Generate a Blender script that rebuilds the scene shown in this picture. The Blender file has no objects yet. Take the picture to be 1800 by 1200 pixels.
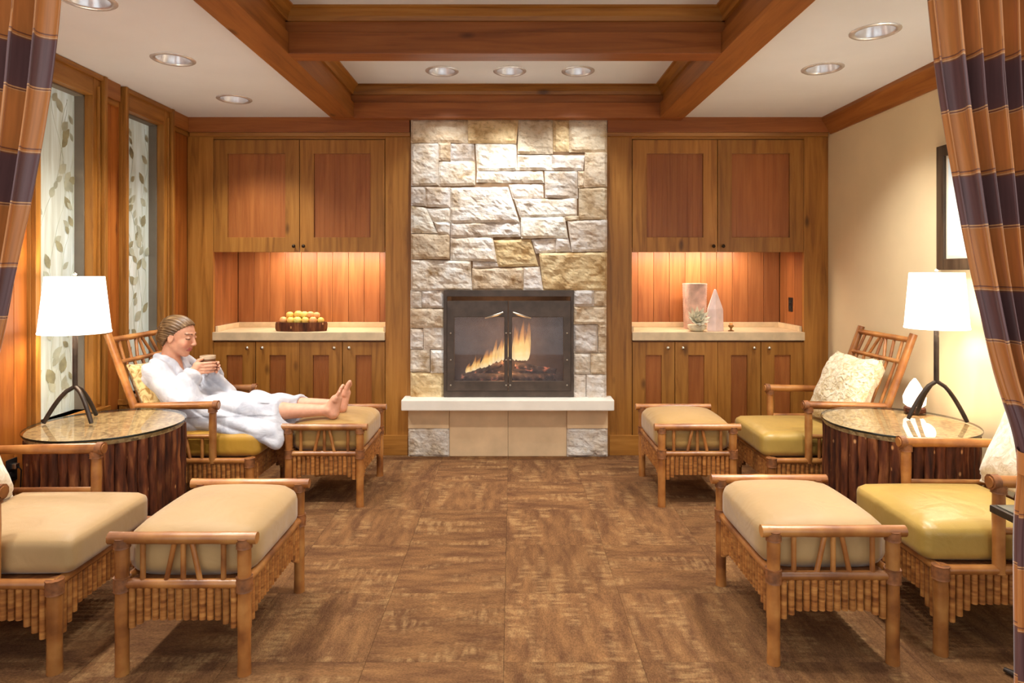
import bpy, bmesh, math, random
import numpy as np
from mathutils import Vector, Matrix, Euler, noise

random.seed(7)
S = bpy.context.scene
COL = S.collection
PI = math.pi

# ------------------------------------------------------------------ camera
F, VX, VY, HC = 1130.0, 900.0, 478.0, 1.413      # focal length (px), vanishing point, eye height
cam_d = bpy.data.cameras.new('camera')
cam_d.sensor_width = 36.0
cam_d.lens = F / 1800.0 * 36.0
cam_d.shift_x = (900.0 - VX) / 1800.0
cam_d.shift_y = -(600.0 - VY) / 1800.0
cam_d.clip_start = 0.05
cam = bpy.data.objects.new('camera', cam_d)
COL.objects.link(cam)
cam.location = (0, 0, HC)
cam.rotation_euler = (PI / 2, 0, 0)
S.camera = cam

# ------------------------------------------------------------------ world, exposure
def lin(c):
    c = c / 255.0
    return c / 12.92 if c <= 0.04045 else ((c + 0.055) / 1.055) ** 2.4
def col(r, g, b):
    return (lin(r), lin(g), lin(b), 1.0)

W = bpy.data.worlds.new('world')
S.world = W
W.use_nodes = True
bgn = W.node_tree.nodes['Background']
bgn.inputs['Color'].default_value = (0.93, 0.97, 1.0, 1)
bgn.inputs['Strength'].default_value = 1.12
S.view_settings.view_transform = 'Standard'
S.view_settings.look = 'None'
S.view_settings.gamma = 1.0
S.view_settings.use_curve_mapping = False
S.view_settings.exposure = 0.45

P_SIDE, P_COFFER, P_WASH = 56.0, 62.0, 52.0          # watts of the recessed downlights
WARM = (1.0, 0.96, 0.90)
COOL = (0.94, 0.97, 1.0)

def at(px, py, d):
    """pixel of the 1800x1200 frame at distance d -> world point"""
    return Vector(((px - VX) / F * d, d, HC - (py - VY) / F * d))
def wx(px, d): return (px - VX) / F * d
def wz(py, d): return HC - (py - VY) / F * d

# ------------------------------------------------------------------ object helpers
def tag(o, label=None, cat=None, group=None, kind=None):
    if label: o['label'] = label
    if cat: o['category'] = cat
    if group: o['group'] = group
    if kind: o['kind'] = kind
    return o
def empty(name, loc=(0, 0, 0), rz=0.0):
    o = bpy.data.objects.new(name, None)
    COL.objects.link(o)
    o.location = loc
    o.rotation_euler = (0, 0, rz)
    o.empty_display_size = 0.05
    return o
def link(name, me, mat, parent=None, keep=False, loc=None, rot=None, scale=None, color=None):
    o = bpy.data.objects.new(name, me)
    COL.objects.link(o)
    if mat is not None and len(me.materials) == 0:
        me.materials.append(mat)
    if parent is not None:
        o.parent = parent
        if keep:                                   # mesh written in world coordinates
            b = parent.location.copy()
            if parent.parent is not None: b = parent.parent.location.copy()
            o.matrix_parent_inverse = Matrix.Translation(-b) if parent.parent is None else Matrix.Identity(4)
    if loc is not None: o.location = loc
    if rot is not None: o.rotation_euler = rot
    if scale is not None: o.scale = scale
    if color is not None: o.color = color
    return o
def copy_tree(o, parent=None):
    c = o.copy(); COL.objects.link(c)
    if parent is not None: c.parent = parent
    for ch in list(o.children): copy_tree(ch, c)
    return c

class MB:
    """collects simple shapes into one mesh"""
    def __init__(s): s.v = []; s.f = []
    def add(s, vs, fs):
        n = len(s.v)
        s.v += [tuple(p) for p in vs]
        s.f += [tuple(i + n for i in f) for f in fs]
        return s
    def box(s, x0, x1, y0, y1, z0, z1):
        x0, x1 = min(x0, x1), max(x0, x1); y0, y1 = min(y0, y1), max(y0, y1); z0, z1 = min(z0, z1), max(z0, z1)
        return s.add([(x0,y0,z0),(x1,y0,z0),(x1,y1,z0),(x0,y1,z0),(x0,y0,z1),(x1,y0,z1),(x1,y1,z1),(x0,y1,z1)],
                     [(0,3,2,1),(4,5,6,7),(0,1,5,4),(1,2,6,5),(2,3,7,6),(3,0,4,7)])
    def tube(s, path, rad, n=10, caps=True):
        path = [Vector(p) for p in path]
        if not hasattr(rad, '__len__'): rad = [rad] * len(path)
        base = len(s.v); up = None
        for i, p in enumerate(path):
            t = (path[min(i + 1, len(path) - 1)] - path[max(i - 1, 0)]).normalized()
            if up is None:
                a = Vector((0, 0, 1)) if abs(t.z) < 0.9 else Vector((1, 0, 0))
                up = (a - t * a.dot(t)).normalized()
            else:
                up = (up - t * up.dot(t)).normalized()
            w = t.cross(up)
            for k in range(n):
                a = 2 * PI * k / n
                s.v.append(tuple(p + (up * math.cos(a) + w * math.sin(a)) * rad[i]))
        for i in range(len(path) - 1):
            for k in range(n):
                a, b = base + i * n + k, base + i * n + (k + 1) % n
                s.f.append((a, b, b + n, a + n))
        if caps:
            s.f.append(tuple(base + k for k in reversed(range(n))))
            s.f.append(tuple(base + (len(path) - 1) * n + k for k in range(n)))
        return s
    def lathe(s, prof, n=24, c=(0, 0, 0), caps=False, wob=None):
        base = len(s.v)
        for i, (r, z) in enumerate(prof):
            for k in range(n):
                a = 2 * PI * k / n
                q = r * (wob(a, z) if wob else 1.0)
                s.v.append((c[0] + q * math.cos(a), c[1] + q * math.sin(a), c[2] + z))
        for i in range(len(prof) - 1):
            for k in range(n):
                a, b = base + i * n + k, base + i * n + (k + 1) % n
                s.f.append((a, b, b + n, a + n))
        if caps:
            s.f.append(tuple(base + k for k in reversed(range(n))))
            s.f.append(tuple(base + (len(prof) - 1) * n + k for k in range(n)))
        return s
    def ring(s, x0, x1, z0, z1, a0, a1, b0, b1, y0, y1):
        """one upright frame: outer rectangle x0..x1, z0..z1 with an opening a0..a1, b0..b1"""
        o = [(x0, z0), (x1, z0), (x1, z1), (x0, z1)]; i = [(a0, b0), (a1, b0), (a1, b1), (a0, b1)]
        vs = [(p[0], y0, p[1]) for p in o + i] + [(p[0], y1, p[1]) for p in o + i]
        fs = []
        for k in range(4):
            n = (k + 1) % 4
            fs += [(k, n, 4 + n, 4 + k), (8 + k, 12 + k, 12 + n, 8 + n), (k, 8 + k, 8 + n, n), (4 + k, 4 + n, 12 + n, 12 + k)]
        return s.add(vs, fs)
    def prism(s, prof, axis, a, b):
        """2-D profile extruded along axis from a to b; profile gives the two other coordinates in order"""
        m = len(prof)
        def P(q, t):
            if axis == 'x': return (t, q[0], q[1])
            if axis == 'y': return (q[0], t, q[1])
            return (q[0], q[1], t)
        vs = [P(q, a) for q in prof] + [P(q, b) for q in prof]
        fs = [(i, (i + 1) % m, m + (i + 1) % m, m + i) for i in range(m)]
        fs += [tuple(reversed(range(m))), tuple(range(m, 2 * m))]
        return s.add(vs, fs)
    def mesh(s, name='m', smooth=False, bevel=0.0, seg=2):
        me = bpy.data.meshes.new(name)
        me.from_pydata(s.v, [], s.f)
        bm = bmesh.new(); bm.from_mesh(me)
        bmesh.ops.recalc_face_normals(bm, faces=bm.faces)
        if bevel > 0:
            es = [e for e in bm.edges if len(e.link_faces) == 2 and e.calc_face_angle(0) > 0.6]
            bmesh.ops.bevel(bm, geom=es, offset=bevel, segments=seg, profile=0.6, affect='EDGES')
        bm.to_mesh(me); bm.free()
        if smooth:
            me.polygons.foreach_set('use_smooth', [True] * len(me.polygons))
            if smooth != 'all':
                try: me.set_sharp_from_angle(angle=math.radians(50))
                except Exception: pass
        me.update()
        return me
    def build(s, name, mat, parent=None, smooth=False, bevel=0.0, keep=False, **kw):
        return link(name, s.mesh(name, smooth, bevel), mat, parent, keep, **kw)

def soft_box(sx, sy, sz, r=0.03, crown=0.0, n=12, pinch=0.0, plan=0.0, seed=0, rough=0.0):
    """a stuffed cushion centred on the origin"""
    bm = bmesh.new()
    bmesh.ops.create_cube(bm, size=2.0)
    bmesh.ops.subdivide_edges(bm, edges=bm.edges, cuts=n, use_grid_fill=True)
    hx, hy, hz = sx / 2, sy / 2, sz / 2
    for v in bm.verts:
        u, w, t = v.co
        p = Vector((u * hx, w * hy, t * hz))
        q = Vector((max(-hx + r, min(hx - r, p.x)), max(-hy + r, min(hy - r, p.y)), max(-hz + r, min(hz - r, p.z))))
        d = p - q
        if d.length > 1e-6: p = q + d.normalized() * r
        if plan:                                    # corners rounded in plan
            cx_, cy_ = hx - plan, hy - plan
            dx, dy = abs(p.x) - cx_, abs(p.y) - cy_
            if dx > 0 and dy > 0:
                m_ = max(dx, dy); l_ = math.hypot(dx, dy); k_ = m_ / l_
                p.x = math.copysign(cx_ + dx * k_, p.x); p.y = math.copysign(cy_ + dy * k_, p.y)
        e = (1 - u * u) * (1 - w * w)
        p.z += crown * e * t
        if pinch:                                   # corners drawn in like a throw pillow
            k = max(abs(u), abs(w))
            p.z *= 1 - pinch * k ** 3
            ed = 1 - 0.10 * (1 - u * u) * (abs(w) ** 4); p.y *= ed
            ed = 1 - 0.10 * (1 - w * w) * (abs(u) ** 4); p.x *= ed
        if rough:
            nn = noise.noise(p * 9 + Vector((seed, 0, 0))) * rough + noise.noise(p * 24 + Vector((0, seed, 0))) * rough * 0.5
            p += p.normalized() * nn
        v.co = p
    me = bpy.data.meshes.new('cushion')
    bm.to_mesh(me); bm.free()
    me.polygons.foreach_set('use_smooth', [True] * len(me.polygons))
    return me

# ------------------------------------------------------------------ materials
def new_mat(name):
    m = bpy.data.materials.new(name); m.use_nodes = True
    nt = m.node_tree
    return m, nt, nt.nodes['Principled BSDF']
def N(nt, t, **kw):
    n = nt.nodes.new(t)
    for k, v in kw.items(): setattr(n, k, v)
    return n
def ramp(nt, stops):
    r = N(nt, 'ShaderNodeValToRGB'); e = r.color_ramp.elements
    while len(e) > 1: e.remove(e[-1])
    e[0].position, e[0].color = stops[0]
    for p, c in stops[1:]:
        x = e.new(p); x.color = c
    return r
def coords(nt, scale=(1, 1, 1), rnd=20.0, gen='Object'):
    tc = N(nt, 'ShaderNodeTexCoord'); mp = N(nt, 'ShaderNodeMapping')
    mp.inputs['Scale'].default_value = scale
    nt.links.new(tc.outputs[gen], mp.inputs['Vector'])
    if rnd:
        oi = N(nt, 'ShaderNodeObjectInfo'); mu = N(nt, 'ShaderNodeMath', operation='MULTIPLY')
        mu.inputs[1].default_value = rnd
        nt.links.new(oi.outputs['Random'], mu.inputs[0])
        cb = N(nt, 'ShaderNodeCombineXYZ')
        for i in range(3): nt.links.new(mu.outputs[0], cb.inputs[i])
        nt.links.new(cb.outputs[0], mp.inputs['Location'])
    return mp
def bump(nt, bs, height, strength=0.3, dist=0.01):
    b = N(nt, 'ShaderNodeBump'); b.inputs['Strength'].default_value = strength; b.inputs['Distance'].default_value = dist
    nt.links.new(height, b.inputs['Height']); nt.links.new(b.outputs[0], bs.inputs['Normal'])
    return b
def vary(nt, color_out, amt=0.12):
    """brightness differs a little from piece to piece"""
    oi = N(nt, 'ShaderNodeObjectInfo'); mr = N(nt, 'ShaderNodeMapRange')
    mr.inputs['To Min'].default_value = 1 - amt; mr.inputs['To Max'].default_value = 1 + amt
    nt.links.new(oi.outputs['Random'], mr.inputs['Value'])
    hs = N(nt, 'ShaderNodeHueSaturation')
    nt.links.new(mr.outputs[0], hs.inputs['Value']); nt.links.new(color_out, hs.inputs['Color'])
    return hs.outputs[0]
def plain(name, c, rough=0.5, metal=0.0, amt=0.06, scale=8.0, bmp=0.0, bscale=40.0, sheen=0.0, coat=0.0, rnd=0.0):
    m, nt, bs = new_mat(name)
    mp = coords(nt)
    nz = N(nt, 'ShaderNodeTexNoise'); nz.inputs['Scale'].default_value = scale; nz.inputs['Detail'].default_value = 4
    nt.links.new(mp.outputs[0], nz.inputs['Vector'])
    lo = tuple(x * (1 - amt * 2) for x in c[:3]) + (1,); hi = tuple(min(1, x * (1 + amt * 2)) for x in c[:3]) + (1,)
    r = ramp(nt, [(0.3, lo), (0.7, hi)])
    nt.links.new(nz.outputs['Fac'], r.inputs[0])
    out = r.outputs[0]
    if rnd: out = vary(nt, out, rnd)
    nt.links.new(out, bs.inputs['Base Color'])
    bs.inputs['Roughness'].default_value = rough; bs.inputs['Metallic'].default_value = metal
    if sheen:
        bs.inputs['Sheen Weight'].default_value = sheen; bs.inputs['Sheen Roughness'].default_value = 0.4
    if coat: bs.inputs['Coat Weight'].default_value = coat; bs.inputs['Coat Roughness'].default_value = 0.15
    if bmp:
        n2 = N(nt, 'ShaderNodeTexNoise'); n2.inputs['Scale'].default_value = bscale; n2.inputs['Detail'].default_value = 3
        nt.links.new(mp.outputs[0], n2.inputs['Vector'])
        bump(nt, bs, n2.outputs['Fac'], bmp)
    return m
def wood(name, dark, mid, light, axis='z', rough=0.42, across=14.0, along=0.9, knots=True, var=0.10, scale=1.0):
    m, nt, bs = new_mat(name)
    sc = {'x': (along, across, across), 'y': (across, along, across), 'z': (across, across, along)}[axis]
    mp = coords(nt, tuple(scale * s for s in sc))
    nz = N(nt, 'ShaderNodeTexNoise'); nz.inputs['Scale'].default_value = 1.6; nz.inputs['Detail'].default_value = 6
    nz.inputs['Roughness'].default_value = 0.6; nz.inputs['Distortion'].default_value = 0.7
    nt.links.new(mp.outputs[0], nz.inputs['Vector'])
    r = ramp(nt, [(0.25, dark), (0.5, mid), (0.78, light)])
    nt.links.new(nz.outputs['Fac'], r.inputs[0])
    out = r.outputs[0]
    # broad patches
    mp2 = coords(nt, {'x': (0.6, 2.2, 2.2), 'y': (2.2, 0.6, 2.2), 'z': (2.2, 2.2, 0.6)}[axis])
    n2 = N(nt, 'ShaderNodeTexNoise'); n2.inputs['Scale'].default_value = 1.5; n2.inputs['Detail'].default_value = 2
    nt.links.new(mp2.outputs[0], n2.inputs['Vector'])
    mx = N(nt, 'ShaderNodeMixRGB', blend_type='MULTIPLY'); mx.inputs[0].default_value = 0.5
    r2 = ramp(nt, [(0.3, (0.62, 0.62, 0.62, 1)), (0.7, (1, 1, 1, 1))])
    nt.links.new(n2.outputs['Fac'], r2.inputs[0]); nt.links.new(out, mx.inputs[1]); nt.links.new(r2.outputs[0], mx.inputs[2])
    out = mx.outputs[0]
    if knots:
        mp3 = coords(nt, {'x': (2.2, 5, 5), 'y': (5, 2.2, 5), 'z': (5, 5, 2.2)}[axis])
        vo = N(nt, 'ShaderNodeTexVoronoi'); vo.inputs['Scale'].default_value = 1.0
        nt.links.new(mp3.outputs[0], vo.inputs['Vector'])
        r3 = ramp(nt, [(0.05, (0.25, 0.2, 0.18, 1)), (0.13, (1, 1, 1, 1))])
        nt.links.new(vo.outputs['Distance'], r3.inputs[0])
        m3 = N(nt, 'ShaderNodeMixRGB', blend_type='MULTIPLY'); m3.inputs[0].default_value = 0.75
        nt.links.new(out, m3.inputs[1]); nt.links.new(r3.outputs[0], m3.inputs[2])
        out = m3.outputs[0]
    nt.links.new(vary(nt, out, var), bs.inputs['Base Color'])
    bs.inputs['Roughness'].default_value = rough
    bs.inputs['Specular IOR Level'].default_value = 0.4
    bump(nt, bs, nz.outputs['Fac'], 0.06)
    return m
def glow(name, c, strength):
    m, nt, bs = new_mat(name)
    bs.inputs['Base Color'].default_value = c
    bs.inputs['Emission Color'].default_value = c
    bs.inputs['Emission Strength'].default_value = strength
    bs.inputs['Roughness'].default_value = 0.6
    return m
def thin_glass(name, tint=(1, 1, 1, 1), haze=0.0, haze_c=(0.3, 0.28, 0.27, 1)):
    m, nt, bs = new_mat(name)
    nt.nodes.remove(bs)
    o = nt.nodes['Material Output']
    t = N(nt, 'ShaderNodeBsdfTransparent'); t.inputs[0].default_value = tint
    g = N(nt, 'ShaderNodeBsdfGlossy'); g.inputs['Roughness'].default_value = 0.03
    fr = N(nt, 'ShaderNodeFresnel'); fr.inputs[0].default_value = 1.5
    mx = N(nt, 'ShaderNodeMixShader')
    ge = N(nt, 'ShaderNodeNewGeometry'); iv = N(nt, 'ShaderNodeMath', operation='SUBTRACT'); iv.inputs[0].default_value = 1.0
    nt.links.new(ge.outputs['Backfacing'], iv.inputs[1])
    fm = N(nt, 'ShaderNodeMath', operation='MULTIPLY'); nt.links.new(fr.outputs[0], fm.inputs[0]); nt.links.new(iv.outputs[0], fm.inputs[1])
    nt.links.new(fm.outputs[0], mx.inputs[0])      # only the outer faces of a pane reflect
    src = t.outputs[0]
    if haze:
        d = N(nt, 'ShaderNodeBsdfDiffuse'); d.inputs[0].default_value = haze_c
        nz = N(nt, 'ShaderNodeTexNoise'); nz.inputs['Scale'].default_value = 6
        mp = coords(nt); nt.links.new(mp.outputs[0], nz.inputs['Vector'])
        mr = N(nt, 'ShaderNodeMapRange'); mr.inputs['To Min'].default_value = haze * 0.4; mr.inputs['To Max'].default_value = haze * 1.6
        nt.links.new(nz.outputs['Fac'], mr.inputs['Value'])
        mh = N(nt, 'ShaderNodeMixShader'); nt.links.new(mr.outputs[0], mh.inputs[0])
        nt.links.new(t.outputs[0], mh.inputs[1]); nt.links.new(d.outputs[0], mh.inputs[2])
        src = mh.outputs[0]
    nt.links.new(src, mx.inputs[1]); nt.links.new(g.outputs[0], mx.inputs[2])
    nt.links.new(mx.outputs[0], o.inputs[0])
    return m

GOLD = (col(122, 74, 24), col(166, 110, 44), col(190, 134, 62))       # honey alder of frames
REDW = (col(138, 76, 32), col(160, 94, 44), col(176, 110, 54))        # redder panel wood
M = {}
M['frame_v'] = wood('honey wood upright', *GOLD, 'z')
M['frame_h'] = wood('honey wood level', *GOLD, 'x')
M['frame_y'] = wood('honey wood lengthwise', *GOLD, 'y')
M['panel'] = wood('red brown panel wood', *REDW, 'z', knots=False, var=0.05)
M['niche'] = wood('orange niche wood', col(132, 74, 34), col(158, 96, 50), col(178, 114, 64), 'z', knots=False, var=0.16)
M['beam_x'] = wood('beam wood across', col(128, 68, 28), col(158, 92, 42), col(178, 110, 54), 'x')
M['beam_y'] = wood('beam wood lengthwise', col(132, 76, 30), col(164, 102, 46), col(184, 122, 60), 'y')
M['wallplank'] = wood('left wall plank wood', col(130, 66, 20), col(166, 94, 34), col(190, 116, 48), 'z', var=0.14)
M['plaster'] = plain('white ceiling paint', col(232, 237, 243), 0.9, amt=0.012, scale=3)
M['cream'] = plain('cream wall paint', col(226, 206, 164), 0.75, amt=0.03, scale=2.0, bmp=0.04)
M['stone_cut'] = plain('honed limestone', col(216, 184, 142), 0.65, amt=0.07, scale=5, bmp=0.05)
M['stone_hearth'] = plain('pale hearth slab', col(236, 228, 212), 0.5, amt=0.03, scale=6)
M['counter'] = plain('beige stone worktop', col(214, 190, 152), 0.35, amt=0.06, scale=14)
M['iron'] = plain('dark bronze steel', col(84, 71, 61), 0.5, 0.35, amt=0.12, scale=12)
M['iron_lamp'] = plain('wrought iron', col(58, 48, 40), 0.45, 0.5, amt=0.15, scale=20, bmp=0.1)
M['black'] = plain('black plastic', col(22, 18, 17), 0.45, amt=0.05)
M['dark'] = plain('dark recess', col(30, 22, 16), 0.9, amt=0.05)
M['nickel'] = plain('brushed nickel', col(200, 190, 172), 0.3, 1.0, amt=0.04)
M['bronze'] = plain('dark bronze knob', col(60, 46, 34), 0.4, 0.8)
M['chrome'] = plain('polished reflector', col(226, 226, 228), 0.25, 0.55, amt=0.05, scale=30)
M['bulb'] = glow('downlight bulb', (1.0, 0.95, 0.88, 1), 6.0)
M['glass'] = thin_glass('clear glass')
# ================================================================== room shell
XL, XR = -2.51, 2.446          # side walls
YB = 4.97                      # plane of the cabinet fronts
YN = 5.42                      # back of the niches
ZC = 2.60                      # side ceilings
ZK = 2.82                      # ceiling inside the coffers
ZB = 2.575                     # underside of the beams
Y0 = 1.30                      # front end of the room
CX = -0.03

# --- floor with carpet tiles
floor = MB().box(-3.2, 3.2, -1.2, 5.6, -0.06, -0.012).build('floor', M['dark'])
tag(floor, 'floor laid with brown carpet tiles', kind='structure')
def carpet_mat():
    m, nt, bs = new_mat('streaked brown carpet')
    def streak(scale, thr0, thr1, detail=5, off=20):
        mp = coords(nt, scale, off); nz = N(nt, 'ShaderNodeTexNoise'); nz.inputs['Scale'].default_value = 1.0
        nz.inputs['Detail'].default_value = detail; nz.inputs['Roughness'].default_value = 0.6
        nt.links.new(mp.outputs[0], nz.inputs['Vector'])
        r = ramp(nt, [(thr0, (0, 0, 0, 1)), (thr1, (1, 1, 1, 1))]); nt.links.new(nz.outputs['Fac'], r.inputs[0])
        return r.outputs[0]
    a = streak((5, 17, 4), 0.36, 0.66)
    b = streak((110, 200, 70), 0.34, 0.66, 3)
    c = streak((2.6, 9, 3), 0.50, 0.62, 3, 33)
    d = streak((42, 10, 7), 0.42, 0.62, 4, 41)
    base = N(nt, 'ShaderNodeMixRGB'); base.inputs[1].default_value = col(102, 70, 46); base.inputs[2].default_value = col(136, 98, 62)
    nt.links.new(a, base.inputs[0])
    m2 = N(nt, 'ShaderNodeMixRGB'); m2.inputs[2].default_value = col(178, 142, 96)
    mu = N(nt, 'ShaderNodeMath', operation='MULTIPLY'); nt.links.new(c, mu.inputs[0]); nt.links.new(d, mu.inputs[1])
    mu2 = N(nt, 'ShaderNodeMath', operation='MULTIPLY'); mu2.inputs[1].default_value = 0.5; nt.links.new(mu.outputs[0], mu2.inputs[0])
    nt.links.new(mu2.outputs[0], m2.inputs[0]); nt.links.new(base.outputs[0], m2.inputs[1])
    m3 = N(nt, 'ShaderNodeMixRGB', blend_type='MULTIPLY'); m3.inputs[0].default_value = 0.75
    r = ramp(nt, [(0, (0.58, 0.55, 0.53, 1)), (1, (1.12, 1.1, 1.1, 1))]); nt.links.new(b, r.inputs[0])
    nt.links.new(m2.outputs[0], m3.inputs[1]); nt.links.new(r.outputs[0], m3.inputs[2])
    nt.links.new(vary(nt, m3.outputs[0], 0.09), bs.inputs['Base Color'])
    bs.inputs['Roughness'].default_value = 1.0; bs.inputs['Specular IOR Level'].default_value = 0.1
    bump(nt, bs, b, 0.5, 0.004)
    return m
M['carpet'] = carpet_mat()
T = 0.50
tile = MB().box(-T/2+0.0006, T/2-0.0006, -T/2+0.0006, T/2-0.0006, -0.012, 0.0).mesh('carpet_tile')
rt = random.Random(3)
for j in range(13):
    for i in range(-6, 6):
        x, y = i * T + T / 2 - 0.03, -0.92 + j * T
        turn = ((i + j) % 2) if rt.random() < 0.8 else 1 - (i + j) % 2
        link('carpet_tile', tile, M['carpet'], floor, loc=(x, y, 0), rot=(0, 0, turn * PI / 2 + (PI if rt.random() < .5 else 0)))

# --- walls
wall_right = MB().box(XR, XR + 0.12, Y0, YB + 0.5, 0, ZC).build('wall_right', M['cream'])
tag(wall_right, 'plain cream painted wall', kind='structure')
wall_left = MB()
WIN = [(3.385, 3.83), (4.165, 4.61)]                      # openings of the two leaf windows
WZ0, WZ1 = 0.60, 2.475
ys = [Y0, WIN[0][0], WIN[0][1], WIN[1][0], WIN[1][1], YB + 0.5]
for a, b in ((0, 1), (2, 3), (4, 5)): wall_left.box(XL - 0.14, XL - 0.012, ys[a], ys[b], 0, ZC)
for a, b in WIN:
    wall_left.box(XL - 0.14, XL - 0.012, a, b, 0, WZ0)
    wall_left.box(XL - 0.14, XL - 0.012, a, b, WZ1, ZC)
wall_left = wall_left.build('wall_left', M['dark'])
tag(wall_left, 'wood panelled wall with two tall leaf windows', kind='structure')
def plank_l(y0, y1, z0=0.0, z1=ZC):
    MB().box(XL - 0.012, XL, y0 + 0.001, y1 - 0.001, z0, z1).build('wall_plank', M['wallplank'], wall_left, bevel=0.003)
for y0, y1 in ((3.14, 3.24), (3.24, 3.34), (3.92, 4.02), (4.02, 4.09), (4.09, 4.115), (4.70, 4.83), (4.83, YB)):
    plank_l(y0, y1)
y = Y0
while y < 3.1:
    y2 = min(y + 0.14, 3.14); plank_l(y, y2); y = y2
for a, b in WIN: plank_l(a - 0.08, a + 0.16, 0, WZ0 - 0.02); plank_l(a + 0.16, b + 0.09, 0, WZ0 - 0.02)

def leaf_glass_mat():
    m, nt, bs = new_mat('frosted pale green glass')
    mp = coords(nt, (1, 1, 1), 0)
    wv = N(nt, 'ShaderNodeTexNoise'); wv.inputs['Scale'].default_value = 9; wv.inputs['Detail'].default_value = 5
    m2 = coords(nt, (2, 10, 0.8), 0); nt.links.new(m2.outputs[0], wv.inputs['Vector']); wv.inputs['Scale'].default_value = 3
    r = ramp(nt, [(0.3, col(176, 180, 164)), (0.55, col(196, 204, 194)), (0.75, col(214, 224, 222))])
    nt.links.new(wv.outputs['Fac'], r.inputs[0]); nt.links.new(r.outputs[0], bs.inputs['Base Color'])
    nt.links.new(r.outputs[0], bs.inputs['Emission Color']); bs.inputs['Emission Strength'].default_value = 0.16
    bs.inputs['Roughness'].default_value = 0.28
    return m
M['leafglass'] = leaf_glass_mat()
M['leafprint'] = plain('olive leaf print', col(150, 146, 114), 0.6, amt=0.2, scale=12)
M['leafprint2'] = plain('pale leaf print', col(176, 180, 158), 0.6, amt=0.12, scale=12)
M['greyjamb'] = plain('grey painted jamb', col(120, 110, 96), 0.6, amt=0.05)
for wi, (a, b) in enumerate(WIN):
    w = empty('window_%d' % (wi + 1), (XL, (a + b) / 2, WZ0))
    tag(w, ['tall leaf patterned glass panel nearer the curtain', 'tall leaf patterned glass panel beside the cabinets'][wi], kind='structure')
    K = dict(keep=True)
    xg = XL - 0.085
    MB().box(xg - 0.012, xg, a, b, WZ0, WZ1).build('glass_pane', M['leafglass'], w, **K)
    # grey stop, wooden jamb, casing boards with a raised outer band
    for y0, y1 in ((a, a + 0.02), (b - 0.02, b)):
        MB().box(xg, XL - 0.03, y0, y1, WZ0, WZ1).build('stop', M['greyjamb'], w, **K)
    MB().box(xg, XL - 0.03, a, b, WZ1 - 0.02, WZ1).build('stop', M['greyjamb'], w, **K)
    cw, cn = 0.10, 0.072
    for y0, y1, sgn in ((a - cn + 0.012, a + 0.012, 1), (b - 0.012, b + cw - 0.012, -1)):
        o = MB().box(XL - 0.03, XL + 0.022, y0, y1, 0.52, ZC - 0.002).build('casing', M['frame_v'], w, bevel=0.004, **K)
        yo = (y0, y0 + 0.028) if sgn > 0 else (y1 - 0.028, y1)
        MB().box(XL + 0.022, XL + 0.048, yo[0], yo[1], 0.52, ZC - 0.002).build('casing_band', M['frame_v'], w, bevel=0.004, **K)
        yi = (y1 - 0.045, y1 - 0.036) if sgn > 0 else (y0 + 0.036, y0 + 0.045)
        MB().box(XL + 0.022, XL + 0.036, yi[0], yi[1], 0.62, WZ1 + 0.05).build('casing_bead', M['frame_v'], w, bevel=0.003, **K)
    MB().box(XL - 0.03, XL + 0.022, a + 0.013, b - 0.013, WZ1 - 0.012, ZC - 0.002).build('head_casing', M['frame_y'], w, bevel=0.004, **K)
    MB().box(XL + 0.022, XL + 0.040, a - cn + 0.041, b + cw - 0.041, ZC - 0.032, ZC - 0.002).build('casing_band', M['frame_y'], w, bevel=0.004, **K)
    MB().box(XL - 0.08, XL + 0.06, a - cn, b + cw, WZ0 - 0.035, WZ0).build('sill', M['frame_y'], w, bevel=0.005, **K)
    # printed sprigs: stems and leaves lying on the pane
    rl = random.Random(11 + wi)
    stems = MB(); leaves = MB(); pale = MB()
    for s in range(6):
        y = a + 0.03 + (b - a - 0.06) * (s + 0.5) / 6; z = WZ0 + 0.02; dy = 0
        pts = [Vector((xg + 0.001, y, z))]
        while z < WZ1 - 0.06:
            z += 0.05; dy = 0.85 * dy + rl.uniform(-0.012, 0.012)
            y = min(b - 0.03, max(a + 0.03, y + dy)); pts.append(Vector((xg + 0.001, y, z)))
            if rl.random() < 0.40:
                ang = rl.choice([-1, 1]) * rl.uniform(0.3, 1.0); L = rl.uniform(0.055, 0.10); wd = L * rl.uniform(0.24, 0.34)
                u = Vector((0, math.sin(ang), math.cos(ang))); v = Vector((0, math.cos(ang), -math.sin(ang)))
                base = pts[-1] + u * 0.012
                prof = [(0, 0), (0.2, 0.7), (0.45, 1), (0.7, 0.75), (1, 0), (0.7, -0.75), (0.45, -1), (0.2, -0.7)]
                vs = [base + u * (t * L) + v * (q * wd) + Vector((0.0008 + 0.00002 * (len(leaves.f) + len(pale.f)), 0, 0)) for t, q in prof]
                if all(a + 0.005 < q.y < b - 0.005 and q.z < WZ1 - 0.03 for q in vs):
                    (leaves if rl.random() < 0.4 else pale).add(vs, [tuple(range(8))])
        stems.tube(pts, 0.0012, 4)
    stems.build('stem_print', M['leafprint2'], w, **K)
    leaves.build('leaf_print', M['leafprint'], w, **K)
    pale.build('leaf_print', M['leafprint2'], w, **K)

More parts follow.
